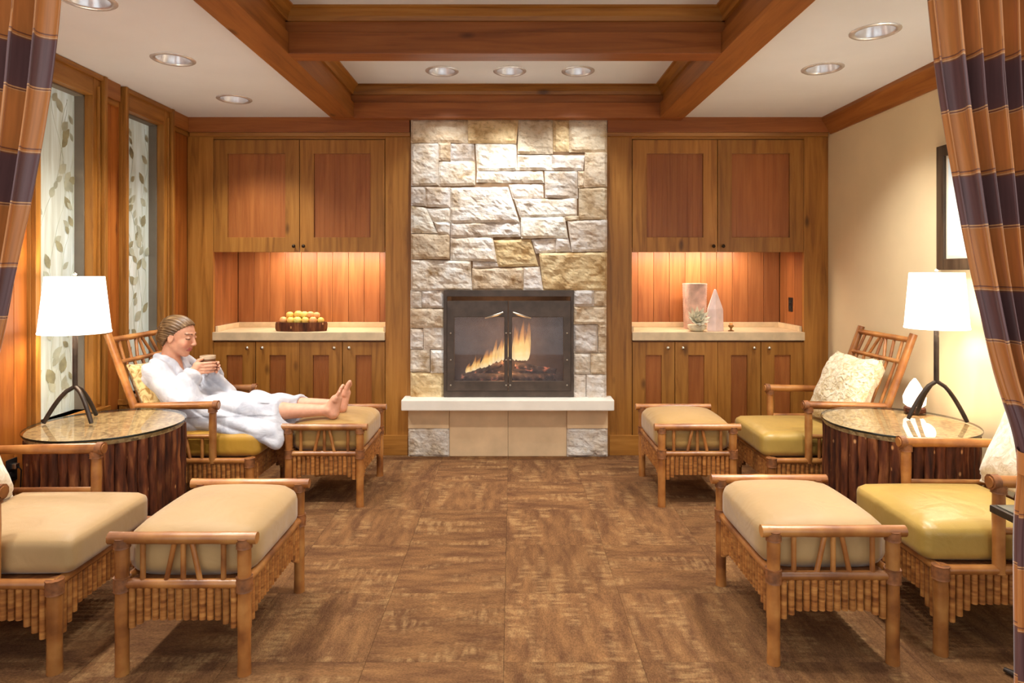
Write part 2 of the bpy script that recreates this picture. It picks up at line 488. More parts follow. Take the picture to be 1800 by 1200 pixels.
# --- back wall: backing, upright stiles, niche boards
LX0, LX1 = wx(375, YB), wx(677, YB)            # left bay
RX0, RX1 = wx(1111, YB), wx(1413, YB)          # right bay
FX0, FX1 = wx(722, 4.92), wx(1066, 4.92)       # stone chimney breast
ZD0, ZD1 = wz(443, YB), wz(245, YB)            # upper cabinets
ZT = 0.950                                     # worktop
wall_back = MB().box(XL - 0.12, XR + 0.12, YN + 0.016, YN + 0.12, 0, ZK + 0.1).build('wall_back', M['dark'])
tag(wall_back, 'back wall panelled in honey coloured wood', kind='structure')
for x0, x1 in ((XL, LX0), (LX1, FX0 - 0.004), (FX1 + 0.004, RX0), (RX1, XR)):
    MB().box(x0 + 0.001, x1 - 0.001, YB, YB + 0.03, 0, ZC - 0.1).build('stile', M['frame_v'], wall_back, bevel=0.002)
for x0, x1 in ((LX0, LX1), (RX0, RX1)):
    MB().box(x0, x1, YB, YB + 0.03, ZD1 + 0.002, ZC - 0.1).build('head_rail', M['frame_h'], wall_back, bevel=0.002)
    # side boards and back boards of the niche
    n = 10; wdt = (x1 - x0) / n
    for i in range(n):
        MB().box(x0 + i * wdt + 0.0008, x0 + (i + 1) * wdt - 0.0008, YN, YN + 0.015, ZT - 0.05, ZD0 + 0.03).build('plank', M['niche'], wall_back, bevel=0.004)
    for i in range(3):
        a, b = YB + 0.031 + i * (YN - YB - 0.031) / 3, YB + 0.031 + (i + 1) * (YN - YB - 0.031) / 3
        MB().box(x0 - 0.016, x0 - 0.001, a + 0.0008, b - 0.0008, ZT - 0.05, ZD0 + 0.03).build('plank', M['niche'], wall_back, bevel=0.004)
        MB().box(x1 + 0.001, x1 + 0.016, a + 0.0008, b - 0.0008, ZT - 0.05, ZD0 + 0.03).build('plank', M['niche'], wall_back, bevel=0.004)
# crown: fascia and bead over the cabinets, on the left wall and on the right wall
t1 = empty('trim_1', (0, YB, ZC)); tag(t1, 'red brown crown board above the cabinets', kind='structure')
for x0, x1 in ((XL + 0.03, FX0 - 0.01), (FX1 + 0.01, XR - 0.01)):
    MB().box(x0, x1, YB - 0.045, YB + 0.02, wz(232, YB - .045), ZC).build('fascia', M['beam_x'], t1, bevel=0.003, keep=True)
    MB().prism([(YB - 0.03, wz(232, YB)), (YB - 0.018, wz(240, YB)), (YB, wz(241, YB)), (YB, wz(232, YB))], 'x', x0, x1).build('bead', M['frame_h'], t1, keep=True)
t2 = empty('trim_2', (XL, 3, ZC)); tag(t2, 'crown board between the leaf windows', kind='structure')
for a, b in ((Y0, WIN[0][0] - 0.09), (WIN[0][1] + 0.09, WIN[1][0] - 0.09), (WIN[1][1] + 0.09, YB)):
    MB().box(XL, XL + 0.030, a, b, 2.49, ZC).build('fascia', M['beam_y'], t2, bevel=0.003, keep=True)
    MB().box(XL, XL + 0.018, a, b, 2.455, 2.49).build('bead', M['frame_y'], t2, bevel=0.006, keep=True)
t3 = empty('trim_3', (XR, 3, ZC)); tag(t3, 'angled wooden crown moulding on the cream wall', kind='structure')
MB().prism([(XR, 2.468), (XR - 0.012, 2.468), (XR - 0.020, 2.492), (XR - 0.060, 2.560), (XR - 0.072, 2.575), (XR - 0.072, ZC), (XR, ZC)], 'y', Y0, YB - 0.045).build('moulding', M['beam_y'], t3, keep=True)
bb = MB().box(XR - 0.015, XR, Y0, YB, 0, 0.14).build('baseboard_right', M['frame_y'], bevel=0.004)
tag(bb, 'wooden baseboard along the cream wall', kind='structure')
bb = MB().box(XL, XL + 0.015, Y0, YB, 0, 0.15).build('baseboard_left', M['frame_y'], bevel=0.004)
tag(bb, 'wooden baseboard along the panelled wall', kind='structure')
bb = empty('baseboard_back', (0, YB, 0)); tag(bb, 'wooden baseboard below the cabinets', kind='structure')
for x0, x1 in ((XL + 0.016, FX0 - 0.03), (FX1 + 0.03, XR - 0.016)):
    MB().box(x0, x1, YB - 0.014, YB, 0, 0.155).build('board', M['frame_h'], bb, bevel=0.003, keep=True)

# --- ceiling: side plaster with light holes, coffers, beams
LB0, LB1, RB0, RB1 = -1.365, -1.19, 1.115, 1.30          # long beams
YC = [(Y0, 1.40), (2.02, 2.145), (3.42, 3.545), (4.84, YB + 0.05)]
side_l = [(-1.905, 4.41), (-1.89, 3.586), (-1.85, 2.80), (-1.87, 1.95)]  # last one is out of view, added for foreground light
side_r = [(1.81, 3.747), (1.79, 3.17), (1.80, 2.45), (1.80, 1.75)]  # last two continue the row out of view, added for light
cof_l = [(-0.49, 4.50), (-0.016, 4.50), (0.462, 4.50)]
cof_f = [(-0.55, 2.75), (-0.016, 2.75), (0.50, 2.75)]  # unseen row added to light the foreground
RH = 0.098
def holed_panel(x0, x1, y0, y1, z, holes):
    bm = bmesh.new(); es = []
    def loop(pts):
        vs = [bm.verts.new((p[0], p[1], z)) for p in pts]
        for i in range(len(vs)): es.append(bm.edges.new((vs[i], vs[(i + 1) % len(vs)])))
    loop([(x0, y0), (x1, y0), (x1, y1), (x0, y1)])
    for hx, hy in holes: loop([(hx + RH * math.cos(2*PI*k/28), hy + RH * math.sin(2*PI*k/28)) for k in range(28)])
    bmesh.ops.triangle_fill(bm, edges=es, use_beauty=True, use_dissolve=False)
    for f in bm.faces:
        if f.normal.z > 0: f.normal_flip()
    me = bpy.data.meshes.new('ceiling_panel'); bm.to_mesh(me); bm.free()
    return me
ceiling = empty('ceiling', (CX, 3.2, ZC)); tag(ceiling, 'white ceiling with wooden coffered beams', kind='structure')
link('plaster_panel', holed_panel(XL - 0.1, LB0 + 0.01, Y0, YB, ZC, side_l), M['plaster'], ceiling, True)
link('plaster_panel', holed_panel(RB1 - 0.01, XR + 0.1, Y0, YB, ZC, side_r), M['plaster'], ceiling, True)
link('coffer_panel', holed_panel(LB1 - 0.02, RB0 + 0.02, YC[2][1], YC[3][0], ZK, cof_l), M['plaster'], ceiling, True)
link('coffer_panel', holed_panel(LB1 - 0.02, RB0 + 0.02, YC[1][1], YC[2][0], ZK, cof_f), M['plaster'], ceiling, True)
link('coffer_panel', holed_panel(LB1 - 0.02, RB0 + 0.02, YC[0][1], YC[1][0], ZK, []), M['plaster'], ceiling, True)
MB().box(XL - 0.15, XR + 0.15, Y0, YN + 0.1, ZK + 0.14, ZK + 0.2).build('roof_deck', M['dark'], ceiling, keep=True)
ZS = 2.69                                                # step in the beam sides
MB().box(LB0, LB1, Y0, YC[3][0], ZB, ZS).build('beam', M['beam_y'], ceiling, bevel=0.004, keep=True)
MB().box(LB0, LB1 - 0.022, Y0, YC[3][0], ZS, ZK + 0.03).build('beam_upper', M['beam_y'], ceiling, keep=True)
MB().box(RB0, RB1, Y0, YC[3][0], ZB, ZS).build('beam', M['beam_y'], ceiling, bevel=0.004, keep=True)
MB().box(RB0 + 0.022, RB1, Y0, YC[3][0], ZS, ZK + 0.03).build('beam_upper', M['beam_y'], ceiling, keep=True)
for i, (a, b) in enumerate(YC):
    x0, x1 = (LB1, RB0) if i < 3 else (LB0, RB1)
    MB().box(x0, x1, a, b, ZB, ZS).build('cross_beam', M['beam_x'], ceiling, bevel=0.004, keep=True)
    MB().box(x0 - (0.022 if i < 3 else 0), x1 + (0.022 if i < 3 else 0), a + 0.022, b - (0.022 if i < 3 else 0), ZS, ZK + 0.03).build('beam_upper', M['beam_x'], ceiling, keep=True)
def prof(d):                                             # cove moulding, d = distance from the beam face
    return [(0, ZK - 0.068), (0.016, ZK - 0.068), (0.022, ZK - 0.045), (0.045, ZK - 0.014), (0.062, ZK - 0.010), (0.062, ZK), (0, ZK)]
for i in range(3):
    a, b = YC[i][1] - 0.022, YC[i + 1][0] + 0.022
    x0, x1 = LB1 - 0.022, RB0 + 0.022
    MB().prism([(a + d, z) for d, z in prof(0)], 'x', x0, x1).build('coffer_moulding', M['frame_h'], ceiling, keep=True)
    MB().prism([(b - d, z) for d, z in prof(0)], 'x', x0, x1).build('coffer_moulding', M['frame_h'], ceiling, keep=True)
    MB().prism([(x0 + d, z) for d, z in prof(0)], 'y', a, b).build('coffer_moulding', M['frame_y'], ceiling, keep=True)
    MB().prism([(x1 - d, z) for d, z in prof(0)], 'y', a, b).build('coffer_moulding', M['frame_y'], ceiling, keep=True)

# --- recessed downlights
def downlight(x, y, z, label, watts, color, angle=100, aim=None, group='recessed downlights'):
    t = empty('downlight', (x, y, z)); tag(t, label, 'downlight', group)
    MB().lathe([(0.088, 0.0), (0.092, -0.006), (0.108, -0.008), (0.116, -0.003), (0.116, 0.0)], 32).build('trim_ring', M['chrome'], t, smooth=True)
    MB().lathe([(0.096, 0.0), (0.088, 0.02), (0.070, 0.085), (0.040, 0.115), (0.030, 0.118)], 32).build('reflector', M['chrome'], t, smooth=True)
    MB().lathe([(0.0005, 0.098), (0.03, 0.1), (0.044, 0.112), (0.03, 0.122), (0.0005, 0.124)], 20).build('bulb', M['bulb'], t, smooth=True)
    l = bpy.data.lights.new('downlight_beam', 'SPOT'); l.energy = watts; l.color = color
    l.spot_size = math.radians(angle); l.spot_blend = 0.8; l.shadow_soft_size = 0.05
    lo = bpy.data.objects.new('downlight_beam', l); COL.objects.link(lo); lo.parent = t; lo.location = (0, 0, -0.02)
    if aim is not None:
        lo.rotation_euler = (Vector(aim) - Vector((x, y, z))).to_track_quat('-Z', 'Y').to_euler()
    return t
sl = ['recessed downlight in the left ceiling, the one nearest the cabinets', 'recessed downlight in the left ceiling above the leaf windows',
      'recessed downlight in the left ceiling cut by the top of the picture', 'recessed downlight in the left ceiling above the left curtain']
for (x, y), lb in zip(side_l, sl): downlight(x, y, ZC, lb, P_SIDE, WARM, 110)
sr = ['recessed downlight in the right ceiling, the one nearer the cabinets', 'recessed downlight in the right ceiling, the one nearer the curtain',
      'recessed downlight in the right ceiling in front of the curtain', 'recessed downlight in the right ceiling above the right curtain']
for (x, y), lb in zip(side_r, sr): downlight(x, y, ZC, lb, P_SIDE, WARM, 110)
cl = ['recessed downlight in the coffer above the fireplace, leftmost of three', 'recessed downlight in the coffer above the fireplace, middle of three',
      'recessed downlight in the coffer above the fireplace, rightmost of three']
for (x, y), lb in zip(cof_l, cl): downlight(x, y, ZK, lb, P_WASH * (1.0 if abs(x) < 0.2 else 0.55), COOL, 75 if abs(x) < 0.2 else 85, aim=(x, 4.90, 1.45))
cf = ['recessed downlight in the front coffer, leftmost of three', 'recessed downlight in the front coffer, middle of three', 'recessed downlight in the front coffer, rightmost of three']
for (x, y), lb in zip(cof_f, cf): downlight(x, y, ZK, lb, P_COFFER, WARM, 110)

# ================================================================== cabinets and worktops
def knob(door, x, y, z, mat):
    MB().lathe([(0.004, 0), (0.005, 0.012), (0.012, 0.018), (0.014, 0.026), (0.009, 0.032), (0.0005, 0.033)], 14).build(
        'knob', mat, door, smooth=True, loc=(x, y, z), rot=(PI / 2, 0, 0))
def door(parent, x0, x1, z0, z1, px0, px1, pz0, pz1, kx, kz, kmat):
    do = MB().ring(x0, x1, z0, z1, px0, px1, pz0, pz1, YB - 0.006, YB + 0.018).build('door', M['frame_v'], parent, bevel=0.002, keep=True)
    # recessed beaded panel
    p = []; n = 11; w = (px1 - px0) / n
    vs = [(px0, YB + 0.016)]
    for i in range(n):
        vs += [(px0 + i * w + 0.0015, YB + 0.007), (px0 + (i + 1) * w - 0.0015, YB + 0.007), (px0 + (i + 1) * w, YB + 0.0080)]
    vs += [(px1, YB + 0.016)]
    MB().prism(vs, 'z', pz0, pz1).build('door_panel', M['panel'], do, keep=True)
    MB().lathe([(0.004, 0), (0.005, 0.012), (0.012, 0.018), (0.014, 0.026), (0.009, 0.032), (0.0005, 0.033)], 14).build(
        'knob', kmat, do, smooth=True, keep=True, loc=(kx, YB - 0.006, kz), rot=(PI / 2, 0, 0))
    return do
def bay(px, side):
    X0, X1 = wx(px[0], YB), wx(px[4], YB)
    up = empty('wall_cabinet', (0, 0, 0)); up.location = ((X0 + X1) / 2, YB, ZD0)
    tag(up, 'upper two-door wooden cabinet ' + side, 'cabinet', 'upper cabinets')
    MB().box(X0 + 0.002, X1 - 0.002, YB + 0.02, YN - 0.002, ZD0 + 0.036, ZD1).build('body', M['panel'], up, keep=True)
    xm = wx(px[2], YB); g = 0.0025
    for k, (a, b) in enumerate(((X0 + 0.004, xm - g), (xm + g, X1 - 0.004))):
        w = 0.108
        door(up, a, b, ZD0, ZD1 - 0.004, a + w, b - w, wz(417, YB), wz(270, YB), (b - 0.035) if k == 0 else (a + 0.035), ZD0 + 0.045, M['bronze'])
    lo = empty('base_cabinet', ((X0 + X1) / 2, YB, 0.15))
    tag(lo, 'four-door wooden base cabinet ' + side, 'cabinet', 'base cabinets')
    zt, zb = wz(601, YB), 0.156
    MB().box(X0 + 0.002, X1 - 0.002, YB + 0.02, YN - 0.002, zb, zt + 0.004).build('body', M['panel'], lo, keep=True)
    q = [wx(p, YB) for p in px]
    for k in range(4):
        a, b = q[k] + g + (0.002 if k == 0 else 0), q[k + 1] - g
        if k == 1: b += 0.0015
        if k == 2: a -= 0.0015
        w = (b - a) * 0.31
        door(lo, a, b, zb, zt, a + w, b - w, zb + 0.09, wz(624, YB), (b - 0.055) if k % 2 == 0 else (a + 0.055), wz(611, YB), M['nickel'])
    ct = MB().box(X0 + 0.001, X1 - 0.001, YB - 0.022, YN - 0.001, wz(598, YB), ZT).build('countertop', M['counter'], bevel=0.004)
    ct2 = empty('worktop', ((X0 + X1) / 2, YB, ZT)); ct.name = 'slab'; ct.parent = ct2; ct.matrix_parent_inverse = Matrix.Translation(-ct2.location)
    tag(ct2, 'beige stone worktop in the niche ' + side, 'worktop', 'niche worktops')
    MB().box(X0 + 0.001, X1 - 0.001, YN - 0.02, YN - 0.001, ZT, ZT + 0.042).build('backsplash', M['counter'], ct2, bevel=0.003, keep=True)
    MB().box(X0 + 0.001, X0 + 0.02, YB + 0.032, YN - 0.021, ZT, ZT + 0.042).build('backsplash', M['counter'], ct2, bevel=0.003, keep=True)
    MB().box(X1 - 0.02, X1 - 0.001, YB + 0.032, YN - 0.021, ZT, ZT + 0.042).build('backsplash', M['counter'], ct2, bevel=0.003, keep=True)
bay((375, 450, 527, 602, 677), 'left of the fireplace')
bay((1111, 1186, 1261, 1337, 1413), 'right of the fireplace')

# light bars under the upper cabinets
M['bar'] = glow('light bar diffuser', (1.0, 0.84, 0.66, 1), 9.0)
def light_bar(x0, x1, label, watts):
    t = empty('light_bar', ((x0 + x1) / 2, 5.2, ZD0)); tag(t, label, 'light', 'under cabinet lights')
    MB().box(x0, x1, 5.17, 5.23, ZD0 + 0.024, ZD0 + 0.0355).build('housing', M['nickel'], t, keep=True)
    MB().box(x0 + 0.01, x1 - 0.01, 5.18, 5.22, ZD0 + 0.020, ZD0 + 0.024).build('diffuser', M['bar'], t, keep=True)
    l = bpy.data.lights.new('bar_light', 'AREA'); l.shape = 'RECTANGLE'; l.size = x1 - x0; l.size_y = 0.04; l.energy = watts; l.color = (1.0, 0.83, 0.66)
    lo = bpy.data.objects.new('bar_light', l); COL.objects.link(lo); lo.parent = t; lo.location = (0, 0.0, 0.015); lo.rotation_euler = (math.radians(18), 0, 0)
light_bar(wx(470, 5.2), wx(668, 5.2), 'light bar under the upper cabinet left of the fireplace', 9)
light_bar(wx(1122, 5.2), wx(1320, 5.2), 'light bar under the upper cabinet right of the fireplace', 9)
# ================================================================== fireplace
YF = 4.92
def stone_mat(name, rough_b=0.6):
    m, nt, bs = new_mat(name)
    oi = N(nt, 'ShaderNodeObjectInfo')
    mp = coords(nt, (1, 1, 1), 13)
    n1 = N(nt, 'ShaderNodeTexNoise'); n1.inputs['Scale'].default_value = 7; n1.inputs['Detail'].default_value = 7; n1.inputs['Roughness'].default_value = 0.62
    n2 = N(nt, 'ShaderNodeTexNoise'); n2.inputs['Scale'].default_value = 26; n2.inputs['Detail'].default_value = 6; n2.inputs['Roughness'].default_value = 0.7
    mp2 = coords(nt, (1, 1, 1.7), 13)
    nt.links.new(mp.outputs[0], n1.inputs['Vector']); nt.links.new(mp2.outputs[0], n2.inputs['Vector'])
    r = ramp(nt, [(0.30, col(178, 152, 116)), (0.45, col(226, 214, 198)), (0.62, col(240, 238, 234)), (0.80, col(206, 186, 150))])
    nt.links.new(n1.outputs['Fac'], r.inputs[0])
    mx = N(nt, 'ShaderNodeMixRGB', blend_type='MULTIPLY'); mx.inputs[0].default_value = 1.0
    nt.links.new(r.outputs[0], mx.inputs[1]); nt.links.new(oi.outputs['Color'], mx.inputs[2])
    r2 = ramp(nt, [(0.30, (0.46, 0.40, 0.34, 1)), (0.47, (1, 1, 1, 1))]); nt.links.new(n2.outputs['Fac'], r2.inputs[0])
    m2 = N(nt, 'ShaderNodeMixRGB', blend_type='MULTIPLY'); m2.inputs[0].default_value = 0.7
    nt.links.new(mx.outputs[0], m2.inputs[1]); nt.links.new(r2.outputs[0], m2.inputs[2])
    nt.links.new(m2.outputs[0], bs.inputs['Base Color'])
    bs.inputs['Roughness'].default_value = 0.9
    bump(nt, bs, n2.outputs['Fac'], rough_b, 0.02)
    return m
M['stone'] = stone_mat('split limestone')
M['stone_rough'] = stone_mat('hammered limestone', 1.0)
M['mortar'] = plain('brown mortar', col(120, 92, 64), 0.95, amt=0.1, scale=20)
fire = empty('fireplace', ((FX0 + FX1) / 2, YF, 0)); tag(fire, 'tall split-stone fireplace with a pale hearth slab', 'fireplace')
IX0, IX1, IZ0, IZ1 = wx(780, YF), wx(1008, YF), wz(697, YF), wz(510, YF)     # opening
cb = MB()
cb.box(FX0 + 0.01, IX0, YF + 0.015, 5.30, 0.46, ZB); cb.box(IX1, FX1 - 0.01, YF + 0.015, 5.30, 0.46, ZB)
cb.box(IX0, IX1, YF + 0.015, 5.30, IZ1, ZB)
cb.build('core', M['mortar'], fire, keep=True)
CA = lambda x, y: (700 + x / 3.872, 190 + y / 3.872)
CB = lambda x, y: (700 + x / 3.528, 480 + y / 3.528)
TAN, WHT, GLD, GRY = (0.86, 0.74, 0.56, 1), (0.98, 0.95, 0.90, 1), (0.92, 0.74, 0.44, 1), (0.84, 0.80, 0.76, 1)
stones = [
 (CA, (90,80,470,80,470,232,90,232), TAN), (CA, (476,80,816,80,800,235,480,235), GLD), (CA, (822,80,1048,80,1048,308,816,308), TAN),
 (CA, (1056,80,1160,80,1160,290,1060,290), GLD), (CA, (1167,80,1418,80,1418,295,1167,296), TAN),
 (CA, (90,240,270,240,270,520,90,525), GRY), (CA, (278,240,352,240,352,352,280,352), TAN), (CA, (359,245,512,240,515,352,359,355), GRY),
 (CA, (280,362,518,360,520,520,278,526), WHT), (CA, (528,242,800,240,806,420,540,422), WHT), (CA, (816,318,1042,320,1042,418,814,418), WHT),
 (CA, (1050,322,1266,325,1255,420,1050,420), GRY), (CA, (1275,304,1418,302,1418,530,1272,535), TAN), (CA, (1226,432,1266,430,1266,535,1230,540), TAN),
 (CA, (540,432,980,432,990,505,535,500), WHT), (CA, (1000,432,1215,432,1220,610,1005,605), GRY),
 (CA, (90,538,180,540,182,662,90,658), GRY), (CA, (188,540,350,542,350,672,190,664), WHT),
 (CA, (358,545,745,540,822,772,358,776), WHT), (CA, (357,782,826,778,830,872,357,876), WHT),
 (CA, (755,522,985,518,986,606,785,614), WHT), (CA, (792,622,1212,618,1212,730,834,740), WHT), (CA, (1234,548,1418,540,1418,756,1234,756), TAN),
 (CA, (90,668,186,684,264,848,90,848), WHT), (CA, (196,686,350,682,350,772,238,768), WHT),
 (CA, (246,778,348,782,346,856,273,852), WHT), (CA, (90,858,345,860,345,1024,90,1024), TAN),
 (CA, (838,748,1130,745,1152,880,840,882), WHT), (CA, (1138,742,1226,736,1226,758,1144,766), TAN), (CA, (1156,772,1418,765,1418,972,1186,974), GRY),
 (CA, (358,885,640,882,668,1042,358,1030), WHT), (CA, (650,902,898,896,952,1072,682,1076), GLD), (CA, (910,898,1070,890,1070,972,942,985), WHT),
 (CA, (1078,890,1154,888,1176,972,1078,974), WHT), (CA, (962,990,1418,982,1418,1236,992,1238), GLD),
 (CA, (90,1034,488,1046,500,1238,90,1236), WHT), (CA, (510,1046,672,1052,682,1078,512,1086), WHT), (CA, (506,1095,852,1088,850,1238,505,1238), TAN),
 (CA, (860,1088,958,1084,984,1238,857,1238), WHT),
 (CB, (78,110,140,110,140,212,78,212), GRY), (CB, (148,112,277,112,277,212,148,212), WHT), (CB, (78,222,277,225,277,335,78,337), TAN),
 (CB, (78,348,150,350,150,467,78,467), GRY), (CB, (158,342,278,338,278,470,160,470), WHT), (CB, (78,478,192,476,192,610,78,606), WHT),
 (CB, (204,480,278,480,278,614,204,615), WHT), (CB, (78,620,278,622,276,780,78,780), GLD),
 (CB, (1092,110,1210,110,1210,202,1092,202), GRY), (CB, (1217,110,1288,110,1288,202,1217,202), TAN), (CB, (1092,210,1288,210,1288,312,1092,314), TAN),
 (CB, (1092,324,1235,324,1235,492,1092,492), GRY), (CB, (1243,320,1288,320,1288,388,1243,388), TAN), (CB, (1245,397,1288,397,1288,490,1245,490), TAN),
 (CB, (1092,502,1188,502,1188,624,1092,624), GRY), (CB, (1196,500,1288,500,1288,625,1196,625), TAN), (CB, (1092,633,1160,633,1160,780,1092,780), GRY),
 (CB, (1170,633,1288,633,1288,780,1170,780), GRY)]
def stone_mesh(q, seed, proud, amp=0.013, back=YF + 0.03):
    """q: four corners (x, z) clockwise from top left"""
    w = (q[1] - q[0]).length; h = (q[0] - q[3]).length
    nx, nz = max(4, int(w / 0.018)), max(4, int(h / 0.018))
    V, Fc = [], []
    so = Vector((seed * 3.7, seed * 1.3, seed * 2.1))
    for j in range(nz + 1):
        for i in range(nx + 1):
            u, v = i / nx, j / nz
            p = (q[0] * (1 - u) + q[1] * u) * (1 - v) + (q[3] * (1 - u) + q[2] * u) * v
            edge = min(u * w, (1 - u) * w, v * h, (1 - v) * h)
            s = Vector((p.x, 0, p.y))
            j1 = noise.noise(s * 22 + so) * 0.006
            j2 = noise.noise(s * 22 - so) * 0.006
            if 0 < i < nx: p = p + Vector((j1, 0))
            p = p + Vector((0, j2 * (0.6 if 0 < i < nx else 0.2)))
            rnd = 0.014 * max(0.0, 1 - edge / 0.012) ** 2
            bul = noise.noise(s * 6 + so) * amp + noise.noise(Vector((s.x * 15, 0, s.z * 24)) + so) * amp * 0.9 + noise.noise(s * 45 + so) * amp * 0.5
            V.append((p.x, YF - proud + rnd - bul * (1 if edge > 0.006 else 0.3), p.y))
    for j in range(nz):
        for i in range(nx):
            a = j * (nx + 1) + i
            Fc.append((a, a + nx + 1, a + nx + 2, a + 1))
    ring = [i for i in range(nx + 1)] + [j * (nx + 1) + nx for j in range(1, nz + 1)] + [nz * (nx + 1) + i for i in range(nx - 1, -1, -1)] + [j * (nx + 1) for j in range(nz - 1, 0, -1)]
    b = len(V)
    for r in ring: V.append((V[r][0], back, V[r][2]))
    for k in range(len(ring)):
        k2 = (k + 1) % len(ring)
        Fc.append((ring[k], ring[k2], b + k2, b + k))
    Fc.append(tuple(b + k for k in range(len(ring))))
    me = bpy.data.meshes.new('stone'); me.from_pydata(V, [], Fc)
    bm = bmesh.new(); bm.from_mesh(me); bmesh.ops.recalc_face_normals(bm, faces=bm.faces); bm.to_mesh(me); bm.free()
    return me
rs = random.Random(5)
for k, (cf_, q, tint) in enumerate(stones):
    pts = []
    for i in range(4):
        x, y = cf_(q[2 * i], q[2 * i + 1])
        pts.append(Vector((wx(x, YF), wz(y, YF))))
    cen = (pts[0] + pts[1] + pts[2] + pts[3]) / 4
    for i_ in range(4):                              # joints are thin
        pts[i_] = pts[i_] + Vector((math.copysign(0.0042, pts[i_].x - cen.x), math.copysign(0.0042, pts[i_].y - cen.y)))
    f = rs.uniform(0.9, 1.06); g = rs.uniform(-0.03, 0.03)
    link('stone', stone_mesh(pts, k + 1, rs.uniform(0.000, 0.016)), M['stone'], fire, True,
         color=(min(1, tint[0] * f), min(1, tint[1] * f), min(1, tint[2] * (f + g)), 1))
# hearth, base blocks and smooth base panels
MB().box(wx(705, 4.80), wx(1080, 4.80), 4.80, 5.0, wz(722, 4.80), 0.457).build('hearth_slab', M['stone_hearth'], fire, bevel=0.008, keep=True)
zb = wz(722, 4.80) - 0.001
xe = [wx(p, 4.93) for p in (718, 790, 893, 996, 1068)]
for a, b, sd in ((xe[0], xe[1] - 0.002, 71), (xe[3] + 0.002, xe[4], 72)):
    zm = wz(752, 4.93)
    MB().box(a, b, 4.915, 5.05, zm, zb).build('block_top', M['stone_cut'], fire, bevel=0.003, keep=True)
    q = [Vector((a, zm)), Vector((b, zm)), Vector((b, 0.0)), Vector((a, 0.0))]
    link('base_block', stone_mesh(q, sd, 0.006, 0.013, 5.05), M['stone_rough'], fire, True, color=(1.0, 0.97, 0.92, 1))
for a, b in ((xe[1], xe[2] - 0.001), (xe[2] + 0.001, xe[3])):
    MB().box(a, b, 4.935, 5.05, 0.0, zb).build('base_panel', M['stone_cut'], fire, bevel=0.002, keep=True)
# steel insert: face plate with air slot, two glazed doors
ins = MB()
ye = YF - 0.012
gx = [wx(p, YF) for p in (799, 886.5, 900, 990)]
gz0, gz1 = wz(669, YF), wz(557, YF)
fz0, fz1 = wz(686, YF), wz(528, YF)
dx0, dx1, dxm = wx(786, YF), wx(1003, YF), (gx[1] + gx[2]) / 2
ins.ring(IX0, IX1, IZ0, IZ1, dx0, dx1, fz0 - 0.002, wz(521, YF), ye, YF + 0.05)
insert = ins.build('insert_frame', M['iron'], fire, bevel=0.002, keep=True)
M['fireglass'] = thin_glass('sooty fire glass', (0.92, 0.9, 0.88, 1), 0.12, (0.34, 0.31, 0.33, 1))  # grey haze mixed into the glass stands in for a faint reflection
for a, b, ga, gb, s in ((dx0 + 0.001, dxm - 0.0015, gx[0], gx[1], 1), (dxm + 0.0015, dx1 - 0.001, gx[2], gx[3], -1)):
    d = MB(); y0, y1 = ye - 0.008, ye + 0.014
    d.ring(a, b, fz0, fz1 - 0.002, ga, gb, gz0, gz1, y0, y1)
    do = d.build('fire_door', M['iron'], fire, bevel=0.003, keep=True)
    MB().box(ga, gb, y1 - 0.006, y1 - 0.003, gz0, gz1).build('pane', M['fireglass'], do, keep=True)
    hx = (gb if s > 0 else ga); zz = wz(552, YF)
    path = [(hx - s * 0.145 - 0, y0 - 0.020, zz - 0.028), (hx - s * 0.10, y0 - 0.034, zz - 0.014), (hx - s * 0.05, y0 - 0.036, zz + 0.002), (hx - s * 0.008, y0 - 0.022, zz + 0.016)]
    MB().tube(path, [0.005, 0.007, 0.008, 0.006], 8).tube([path[1], (path[1][0], y0 + 0.002, path[1][2])], 0.004, 6).tube([path[2], (path[2][0], y0 + 0.002, path[2][2])], 0.004, 6).build('handle', M['nickel'], do, smooth=True, keep=True)
    for pz in (585, 632, 676):
        for xx in ((a + ga) / 2, (gb + b) / 2):
            MB().lathe([(0.007, 0), (0.006, 0.004), (0.0005, 0.006)], 10).build('rivet', M['nickel'], do, smooth=True, keep=True, loc=(xx, y0, wz(pz, YF)), rot=(PI / 2, 0, 0))
# firebox behind
M['brick'] = plain('grey fire brick', col(112, 100, 96), 0.95, amt=0.14, scale=9, bmp=0.3)
fb = MB()
fb.box(IX0 + 0.02, IX1 - 0.02, 5.36, 5.40, IZ0, IZ1); fb.box(IX0, IX0 + 0.02, YF + 0.05, 5.40, IZ0, IZ1); fb.box(IX1 - 0.02, IX1, YF + 0.05, 5.40, IZ0, IZ1)
fb.box(IX0, IX1, YF + 0.05, 5.40, IZ0 - 0.02, IZ0 + 0.06); fb.box(IX0, IX1, YF + 0.05, 5.40, IZ1 - 0.03, IZ1)
fb.build('firebox', M['brick'], fire, keep=True)
zf = IZ0 + 0.06
gr = MB()
for k in range(9):
    x = wx(815 + k * 20, 5.05); gr.tube([(x, 5.02, zf + 0.045), (x, 5.02, zf + 0.02), (x, 5.26, zf + 0.02)], 0.006, 6)
gr.tube([(wx(810, 5.05), 5.03, zf + 0.012), (wx(980, 5.05), 5.03, zf + 0.012)], 0.008, 6).tube([(wx(810, 5.05), 5.24, zf + 0.012), (wx(980, 5.05), 5.24, zf + 0.012)], 0.008, 6)
for x in (wx(812, 5.05), wx(978, 5.05)): gr.tube([(x, 5.03, zf), (x, 5.03, zf + 0.02)], 0.007, 6).tube([(x, 5.24, zf), (x, 5.24, zf + 0.02)], 0.007, 6)
gr = gr.build('fire_grate', M['black'], smooth=True); tag(gr, 'black iron grate under the burning logs', 'grate')
